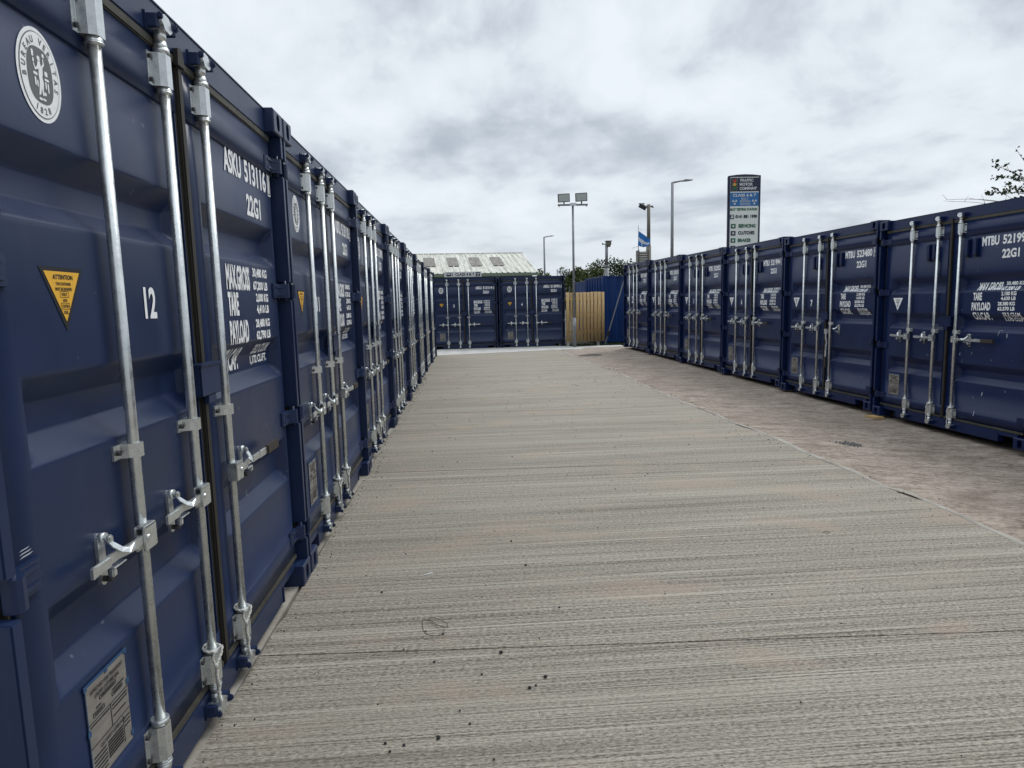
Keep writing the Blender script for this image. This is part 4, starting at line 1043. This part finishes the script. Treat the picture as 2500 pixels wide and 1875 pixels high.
# ---------------------------------------------------------------- skyline
def street_lamp(loc, h, r, arm, label, grp='street lamps on the skyline', base=0.0):
    o = empty('street_lamp', loc); tag(o, label, 'street lamp', grp)
    m = MB(); m.tube((0, 0, 0), (0, 0, h*0.18), r*1.5, n=14); m.tube((0, 0, h*0.18), (0, 0, h), r*1.1, r*0.8, n=14); m.build('pole', M['pole'], o)
    m = MB(); m.tube((0, 0, h-0.02), (arm*0.5, 0, h+arm*0.08), r*0.55, r*0.45, n=8); m.build('arm', M['pole'], o)
    m = MB(); m.prism([(arm*0.45, h+arm*0.05), (arm*0.62, h+arm*0.14), (arm*0.80, h+arm*0.13), (arm*1.0, h+arm*0.12), (arm*1.02, h+arm*0.09), (arm*0.78, h+arm*0.05), (arm*0.55, h+arm*0.035)], 'y', -0.09, 0.09)
    m.build('lantern', M['pole'], o); return o
street_lamp((8.27, 60, -0.1), 7.68, 0.09, 0.9, 'distant street lamp standing behind the workshop gable and the far containers')
street_lamp((15.48, 45, -0.1), 9.75, 0.115, 1.40, 'tallest street lamp, rising behind the right row left of the garage sign')
o = empty('camera_mast', (9.35, 38, -0.1)); tag(o, 'short mast topped by a boxy camera cluster above the blue container', 'mast')
m = MB(); m.tube((0, 0, 0), (0, 0, 3.7), 0.13, n=14); m.tube((0, 0, 3.7), (0, 0, 3.8), 0.15, n=14); m.tube((0, 0, 3.8), (0, 0, 5.05), 0.085, n=12); m.build('pole', M['pole'], o)
m = MB(); m.box(-0.04, 0.26, -0.15, 0.15, 4.98, 5.20, 0.02); m.box(-0.08, 0.30, -0.18, 0.18, 5.20, 5.235, 0.01); m.box(0.02, 0.22, -0.12, 0.12, 4.88, 4.98, 0.01); m.build('camera_housing', M['brownpole'], o)
m = MB(); m.tube((-0.05, 0, 5.04), (-0.24, 0, 5.05), 0.03, n=8); m.prism([(-0.25, 4.99), (-0.20, 5.02), (-0.20, 5.09), (-0.27, 5.12)], 'y', -0.06, 0.06); m.build('side_camera', M['pole'], o)
o = empty('lighting_pole', (10.21, 32, -0.1)); tag(o, 'brownish pole with a dark floodlight leaning off its top, beside the flag', 'lamp post')
m = MB(); m.tube((0, 0, 0), (0, 0, 4.4), 0.125, n=14); m.tube((0, 0, 4.4), (0, 0, 6.43), 0.095, 0.08, n=14); m.build('pole', M['brownpole'], o)
m = MB(); m.box(-0.30, 0.22, -0.03, 0.03, 6.30, 6.37, 0.005); m.tube((0.1, 0, 6.33), (0.25, 0, 6.28), 0.03, n=8); m.build('bracket', M['brownpole'], o)
m = MB(); m.box(-0.19, 0.19, -0.04, 0.04, -0.12, 0.12, 0.008); f = m.build('floodlight', M['flood'], o); f.location = (-0.30, -0.02, 6.32); f.rotation_euler = (R(50), R(28), 0)
m = MB(); m.box(-0.50, -0.22, -0.05, 0.05, 6.44, 6.49, 0.008); m.build('photocell_arm', M['flood'], o)

# flag on its pole, louvred column below
FP = empty('flag', (9.165, 30.0, 3.30)); tag(FP, 'blue flag with a white diagonal cross drooping from a thin pole', 'flag')
m = MB(); m.tube((0, 0, 0), (0, 0, 1.80), 0.022, 0.012, n=8); m.tube((0.02, 0, 1.66), (0.16, 0, 1.58), 0.006, n=6); m.build('flagpole', M['pole'], FP)
m = MB(); nu, nv = 40, 30
def fl(u, v):                                         # u along the fly, v down the hoist
    fold = 0.05*math.sin(u*9+v*2)*u
    x = 0.545*u*(1-0.10*v)+0.02; z = 1.53-0.66*v*(1-0.05*u) - 0.40*u + 0.42*v*u*u*0.9
    return (x-0.10*v*(1-u)*0.5, fold-0.02, z)
vv = [[m.bm.verts.new(fl(i/nu, j/nv)) for i in range(nu+1)] for j in range(nv+1)]
for j in range(nv):
    for i in range(nu):
        u, v = (i+.5)/nu, (j+.5)/nv
        f = m.bm.faces.new((vv[j][i], vv[j][i+1], vv[j+1][i+1], vv[j+1][i])); f.smooth = True
        f.material_index = 1 if (abs(v-(0.52+0.20*u)) < 0.13 or (abs(u-0.30-0.12*(v-0.6)) < 0.035 and v > 0.6)) else 0
m.build('cloth', [M['flagblue'], M['flagwhite']], FP)
m = MB(); m.tube((-0.02, 0, 0.82), (-0.30, 0, 0.74), 0.007, n=6); m.tube((0, 0, 0.42), (-0.14, 0, 0.40), 0.006, n=6); m.build('flag_cord', M['bolt'], FP)
o = empty('louvred_column', (9.43, 30.25, -0.1)); tag(o, 'cream louvred column of stacked slats standing below the flag', 'louvred column')
m = MB(); m.box(-0.27, -0.20, -0.2, 0.2, 0, 4.05, 0.005); m.box(0.20, 0.27, -0.2, 0.2, 0, 4.05, 0.005); m.box(-0.2, 0.2, 0.12, 0.16, 0, 4.0); m.build('side_post', M['brownpole'], o)
m = MB()
for k in range(36): m.box(-0.199, 0.199, -0.16, -0.10, 0.25+k*0.105, 0.25+k*0.105+0.062, 0.004)
m.build('slats', M['slat'], o)

# rail gantry
o = empty('gantry', (11.9, 70, -0.4)); tag(o, 'distant grey lattice gantry standing in front of the trees', 'gantry')
m = MB()
for x in (-0.16, 0.22): m.box(x-0.05, x+0.05, -0.05, 0.05, 0, 5.55 if x < 0 else 5.45)
for k in range(18): m.tube((-0.14, 0, 0.3*k), (0.20, 0, 0.3*k+0.28), 0.02, n=4)
m.build('lattice_mast', M['pole'], o)
m = MB(); m.box(-1.15, -0.1, -0.04, 0.04, 5.36, 5.42); m.box(-1.15, -0.1, -0.04, 0.04, 5.14, 5.18); m.box(-1.12, -1.06, -0.04, 0.04, 4.55, 5.60)
for k in range(6): m.tube((-1.1+k*0.17, 0, 5.16), (-1.0+k*0.17, 0, 5.39), 0.018, n=4)
m.build('cross_arm', M['pole'], o)

# workshop
B = empty('workshop', (0.021, 44.50, 0), R(4.75)); tag(B, 'low workshop with a streaked pale green ribbed roof and dark rooflights behind the far containers', 'building')
sl = (5.485-3.79)/6.0
m = MB(); x0, x1 = -14.0, 6.0
def rz(y, h=0.0): return 3.79+sl*y+h
k = 0; x = x0
V0, V1 = [], []
while x <= x1+0.001:
    for dx, h in ((0, 0), (0.24, 0), (0.27, 0.045), (0.33, 0.045), (0.36, 0)):
        if x+dx <= x1: V0.append(m.bm.verts.new((x+dx, -0.25, rz(-0.25, h)))); V1.append(m.bm.verts.new((x+dx, 6.0, rz(6.0, h))))
    x += 0.40
for a in range(len(V0)-1): m.bm.faces.new((V0[a], V0[a+1], V1[a+1], V1[a]))
m.box(x0, x1, 6.0, 6.2, rz(6.0)-0.02, rz(6.0)+0.07)
m.face([(x0, 6.1, rz(6)), (x1, 6.1, rz(6)), (x1, 12.0, 3.8), (x0, 12.0, 3.8)])
m.build('roof', M['roof'], B)
for (c0, c1) in ((-5.1, -4.3), (-3.40, -2.60), (-1.74, -0.96), (-0.07, 0.72), (1.60, 2.38), (3.17, 3.98)):
    m = MB(); z = 0.058
    m.face([(c0, 1.75, rz(1.75, z)), (c1, 1.75, rz(1.75, z)), (c1, 4.55, rz(4.55, z)), (c0, 4.55, rz(4.55, z))])
    for q in range(4): m.box(c0+0.12+q*0.22, c0+0.16+q*0.22, 2.2, 2.2001, 0, 0.0001) if False else None
    m.build('rooflight', M['rooflight'], B)
m = MB(); m.box(x0, x1+0.02, -0.34, -0.24, 3.50, 3.70, 0.01); m.build('gutter', M['green'], B)
m = MB(); m.box(x0, 5.5, 0.0, 0.15, -0.4, 3.60); m.prism([(0.0, 3.60), (6.05, rz(6.0)-0.05), (12.0, 3.7), (12.0, -0.4), (0.0, -0.4)], 'x', 5.5, 5.62); m.build('wall', M['green'], B)
m = MB(); m.prism([(-0.26, rz(-0.26)-0.03), (6.05, rz(6.05)-0.03), (6.05, rz(6.05)-0.20), (-0.26, rz(-0.26)-0.18)], 'x', 6.0, 6.06); m.build('verge_trim', M['boxwhite'], B)
for xx in (-1.9, -0.95, 3.0, 4.6):
    m = MB(); m.box(xx-0.40, xx+0.40, -0.03, 0.0, 2.5, 3.38); w = m.build('window', M['glass'], B)
    n_ = MB(); n_.box(xx-0.46, xx-0.40, -0.06, 0.0, 2.4, 3.44); n_.box(xx+0.40, xx+0.46, -0.06, 0.0, 2.4, 3.44); n_.box(xx-0.03, xx+0.03, -0.05, -0.03, 2.5, 3.38); n_.build('window_frame', M['boxwhite'], w)
S = empty('wall_sign', (-0.43, 44.06, 3.48), R(4.75)); tag(S, 'long white sign reading class 4 & 7 on the workshop eaves', 'sign')
m = MB(); m.box(0, 2.53, 0, 0.04, 0, 0.345, 0.004); m.build('sign_board', M['boxwhite'], S)
m = MB(); text_on(m, "CLASS 4 & 7", 0.74, 2.03, 0.07, 0.27, -0.004, 0, 0.03); put('sign_text', m.flat('sign_text', M['signnavy']), S)
def mot(m, cx, cz, s, y, mat, flipx=False):
    for (dx, dz) in ((-0.5, 0.5), (0.5, 0.5), (0.0, -0.42)):
        X, Z = cx+dx*s, cz+dz*s
        m.face([(X-0.46*s, y, Z-0.40*s), (X+0.46*s, y, Z-0.40*s), (X, y, Z+0.42*s)], mat)
m = MB(); m.box(2.13, 2.42, -0.006, -0.002, 0.04, 0.31, mat=1)
for dx, dz in ((-0.5, 0.5), (0.5, 0.5), (0, -0.42)):
    s = 0.12; X, Z = 2.275+dx*s, 0.175+dz*s; m.face([(X-0.46*s, -0.009, Z-0.4*s), (X+0.46*s, -0.009, Z-0.4*s), (X, -0.009, Z+0.42*s)], 0)
m.prism([(0.15, 0.06), (0.15, 0.20), (0.20, 0.28), (0.42, 0.28), (0.46, 0.24), (0.46, 0.06)], 'y', -0.006, -0.002, 1)
m.box(0.20, 0.40, -0.010, -0.006, 0.16, 0.24, mat=0); m.prism([(0.50, 0.06), (0.54, 0.06), (0.58, 0.17), (0.54, 0.28), (0.50, 0.28), (0.53, 0.17)], 'y', -0.006, -0.002, 1)
m.build('sign_symbols', [M['boxwhite'], M['signnavy']], S)

# garage totem sign
TS = empty('totem_sign', (13.49, 30.0, 0.0), R(-1.5)); tag(TS, 'tall garage totem sign with navy frame reading traffic motor company', 'sign')
Wd, Hh = 1.53, 7.31
m = MB(); m.box(0, 0.075, 0, 0.14, -0.4, Hh-0.02, 0.005); m.box(Wd-0.075, Wd, 0, 0.14, -0.4, Hh-0.02, 0.005)
m.prism([(0.0, Hh-0.06), (Wd, Hh-0.06), (Wd, Hh-0.01), (Wd*0.75, Hh+0.035), (Wd*0.5, Hh+0.05), (Wd*0.25, Hh+0.035), (0, Hh-0.01)], 'y', 0.001, 0.139); m.box(-0.03, 0, 0.03, 0.11, -0.4, Hh-0.05)
m.build('sign_frame', M['signnavy'], TS)
m = MB(); m.box(0.07, Wd-0.07, 0.02, 0.12, 2.2, Hh-0.055, 0.0); m.build('sign_panel', M['signwhite'], TS)
pz = lambda v: Hh-(v-200)/1659*240/54.0*1.012       # crop row to metres, for the printed layout only
def TX(mt, s, u0, u1, v0, v1, bold=0.045):
    xx = lambda u: (u-205)/535*Wd
    text_on(mt, s, xx(u0), xx(u1), pz(v1), pz(v0), 0.006, 0, bold)
def panel(mt, u0, u1, v0, v1, y, mat=0):
    xx = lambda u: (u-205)/535*Wd
    mt.box(xx(u0), xx(u1), y, 0.019, pz(v1), pz(v0), mat=mat)
m = MB(); panel(m, 238, 712, 240, 470, 0.012); m.build('name_panel', M['signnavy'], TS)
m = MB(); panel(m, 236, 712, 490, 718, 0.012); m.build('testing_panel', M['signblue'], TS)
m = MB()
TX(m, "TRAFFIC", 388, 618, 258, 308, 0.035); TX(m, "MOTOR", 388, 608, 325, 378, 0.035); TX(m, "COMPANY", 388, 680, 395, 446, 0.045)
TX(m, "CLASS 4 & 7", 275, 665, 510, 560, 0.035); TX(m, "M.O.T.", 420, 540, 578, 612, 0.012); TX(m, "TESTING", 396, 570, 622, 656, 0.012); TX(m, "STATION", 396, 570, 668, 702, 0.012)
for cx in (310, 638):
    for dx, dz in ((-0.5, 0.5), (0.5, 0.5), (0, -0.42)):
        s = 0.135; X = (cx-205)/535*Wd+dx*s; Z = pz(650)+dz*s; m.face([(X-0.46*s, 0.006, Z-0.4*s), (X+0.46*s, 0.006, Z-0.4*s), (X, 0.006, Z+0.42*s)])
put('white_lettering', m.flat('white_lettering', M['boxwhite']), TS)
m = MB(); TX(m, "MOT TESTING STATION", 238, 692, 752, 796); TX(m, "SERVICING", 378, 668, 1026, 1088); TX(m, "BRAKES", 372, 590, 1274, 1334)
put('green_lettering', m.flat('green_lettering', M['signgreen']), TS)
m = MB(); TX(m, "0141 881 1990", 326, 690, 868, 925); put('phone_number', m.flat('phone_number', M['signnavy']), TS)
m = MB(); TX(m, "CLUTCHES", 375, 652, 1146, 1206); put('navy_lettering', m.flat('navy_lettering', M['signnavy']), TS)
m = MB(); xx = lambda u: (u-205)/535*Wd
def icon(v0, v1, mat):
    panel(m, 252, 332, v0, v1, 0.010, mat)
    cz = (pz(v0)+pz(v1))/2; cx = xx(292)
    m.face([(cx+0.052*math.cos(t), 0.006, cz+0.052*math.sin(t)) for t in [2*math.pi*k/16 for k in range(16)]], 2)
icon(1020, 1098, 0); icon(1142, 1220, 1); icon(1266, 1344, 0); icon(1395, 1470, 1)
panel(m, 236, 304, 862, 936, 0.010, 1); m.face([(xx(248), 0.006, pz(922)), (xx(292), 0.006, pz(922)), (xx(286), 0.006, pz(888)), (xx(254), 0.006, pz(888))], 2)
m.face([(xx(246), 0.006, pz(884)), (xx(294), 0.006, pz(884)), (xx(290), 0.006, pz(874)), (xx(250), 0.006, pz(874))], 2)
put('icons', m.flat('icons', [M['signgreen'], M['signnavy'], M['boxwhite']]), TS)
m = MB(); panel(m, 268, 340, 246, 456, 0.008, 0)
for v, mt in ((292, 1), (352, 2), (416, 3)):
    cx, cz = xx(303), pz(v); m.face([(cx+0.080*math.cos(t), 0.004, cz+0.080*math.sin(t)) for t in [2*math.pi*k/20 for k in range(20)]], mt)
    m.face([(xx(338), 0.006, pz(v-26)), (xx(356), 0.006, pz(v-20)), (xx(338), 0.006, pz(v+18))], 4)
for (u0, u1, v0, v1) in ((262, 268, 240, 462), (340, 346, 240, 462), (262, 346, 456, 462)): panel(m, u0, u1, v0, v1, 0.009, 4)
put('traffic_light_symbol', m.flat('traffic_light_symbol', [M['ink'], M['red'], M['amber'], M['signgreen'], M['green']]), TS)

# trees
def leafcloud(m, c, rx, ry, rz_, n, sz, rr, mat=0):
    for _ in range(n):
        while True:
            p = Vector((rr.uniform(-1, 1), rr.uniform(-1, 1), rr.uniform(-1, 1)))
            if 0.25 < p.length < 1: break
        p = Vector((c[0]+p.x*rx, c[1]+p.y*ry, c[2]+p.z*rz_)); s = sz*rr.uniform(0.6, 1.4)
        a = Vector((rr.gauss(0, 1), rr.gauss(0, 1), rr.gauss(0, 1))).normalized(); b = a.orthogonal().normalized(); cc = a.cross(b)
        m.face([p-b*s, p+cc*s*0.55, p+b*s, p-cc*s*0.55], mat)
def tree(x, y, h, w, lm, label, seed):
    rr = random.Random(seed); o = empty('tree', (x, y, -0.4)); tag(o, label, 'tree', 'trees on the skyline beyond the blue containers')
    m = MB(); m.tube((0, 0, 0), (0.1, 0, h*0.55), 0.20, 0.10, n=8)
    for k in range(6):
        a = rr.uniform(0, 6.28); z = h*rr.uniform(0.3, 0.55); m.tube((0.05, 0, z), (math.cos(a)*w*0.35, math.sin(a)*w*0.35, z+h*0.28), 0.07, 0.02, n=6)
    m.build('trunk', M['bark'], o)
    m = MB()
    for k in range(34):
        a = rr.uniform(0, 6.28); q = rr.uniform(0, 1)**0.6; zz = rr.uniform(0.25, 0.92)
        rad = w*0.5*math.sin(math.pi*min(1, max(0.15, (1.12-zz))))*q
        leafcloud(m, (math.cos(a)*rad, math.sin(a)*rad, h*zz), w*0.17, w*0.17, h*0.10, 85, 0.13, rr)
    m.build('crown', lm, o)
tree(12.4, 73, 6.1, 4.2, M['leaf2'], 'leftmost low dark tree beside the gantry', 1)
tree(14.2, 74, 6.6, 5.0, M['leaf2'], 'broad olive green tree behind the floodlight post', 2)
tree(16.1, 80, 6.2, 4.0, M['leaf2'], 'low olive tree in the dip of the tree line left of the camera mast', 3)
tree(17.3, 75, 7.3, 4.8, M['leaf1'], 'rounded dark green tree just left of the camera mast', 4)
tree(20.2, 77, 7.2, 5.0, M['leaf1'], 'dark green tree right of the camera mast, against the right row', 5)
tree(9.7, 74, 6.0, 2.4, M['leaf2'], 'small tree top showing at the corner of the workshop roof', 6)
tree(11.2, 60, 5.0, 3.4, M['leaf2'], 'low olive bush in the gap between far containers and blue container', 8)

# sparse tree behind the right row
o = empty('bare_tree', (16.2, 15.2, -0.4)); tag(o, 'thin branched tree with sparse leaves reaching over the nearest container at right', 'tree')
m = MB(); lv = MB(); rr = random.Random(5)
m.path([(0, 0, 0), (-0.1, 0, 1.5), (0.05, 0, 2.9), (-0.05, 0, 4.2), (0.1, -0.1, 5.4)], lambda t: 0.13*(1-t)+0.02, 8)
def twig(p0, p1, r0, sag=0.1, leaves=0):
    p0, p1 = Vector(p0), Vector(p1); mid = (p0+p1)/2+Vector((0, 0, sag))
    pts = [p0*(1-t)**2+mid*2*t*(1-t)+p1*t*t for t in [k/10 for k in range(11)]]
    m.path(pts, lambda t: r0*0.5*(1-t)+0.004, 5)
    for k in range(4, 11):
        if rr.random() < 0.55:
            d = Vector((rr.uniform(-.22, .1), rr.uniform(-.1, .1), rr.uniform(-.02, .24))); m.path([pts[k], pts[k]+d*0.5, pts[k]+d], lambda t: 0.004*(1-t)+0.002, 4)
            if leaves: leafcloud(lv, pts[k]+d*0.8, 0.07, 0.07, 0.06, int(14*leaves), 0.048, rr)
        if leaves: leafcloud(lv, pts[k], 0.09, 0.09, 0.07, int(rr.uniform(4, 22)*leaves), 0.048, rr)
base = Vector((16.2, 15.2, -0.4))
for a, b, r_, s_g, l in (((-0.05, 0, 3.9), (12.85, 14.6, 3.84), 0.014, 0.30, 0), ((0, 0, 3.6), (12.95, 14.5, 3.78), 0.010, 0.35, 0), ((0, 0, 4.0), (13.45, 14.6, 3.86), 0.012, 0.05, 0), ((0, 0, 4.3), (13.93, 14.5, 4.33), 0.025, 0.35, 0.9),
                      ((0, 0, 4.4), (13.98, 14.5, 4.62), 0.022, 0.10, 0.35), ((0, 0, 4.2), (13.85, 14.5, 3.98), 0.022, 0.22, 0.6), ((0, 0, 4.5), (14.45, 14.5, 5.02), 0.02, -0.2, 0.1), ((0, 0, 4.6), (14.9, 14.6, 5.2), 0.02, 0.1, 0.3), ((0, 0, 4.1), (14.2, 14.4, 4.15), 0.02, 0.1, 0.7), ((0, 0, 4.0), (14.4, 14.5, 3.85), 0.016, 0.1, 0.4),
                      ((0, 0, 4.4), (17.6, 15.6, 4.9), 0.03, 0.2, 0.4), ((0, 0, 4.6), (16.9, 15.0, 5.6), 0.025, 0.2, 0.4)):
    twig(a, Vector(b)-base, r_, s_g, l)
m.build('trunk', M['bark'], o); lv.build('leaves', M['leaf3'], o)
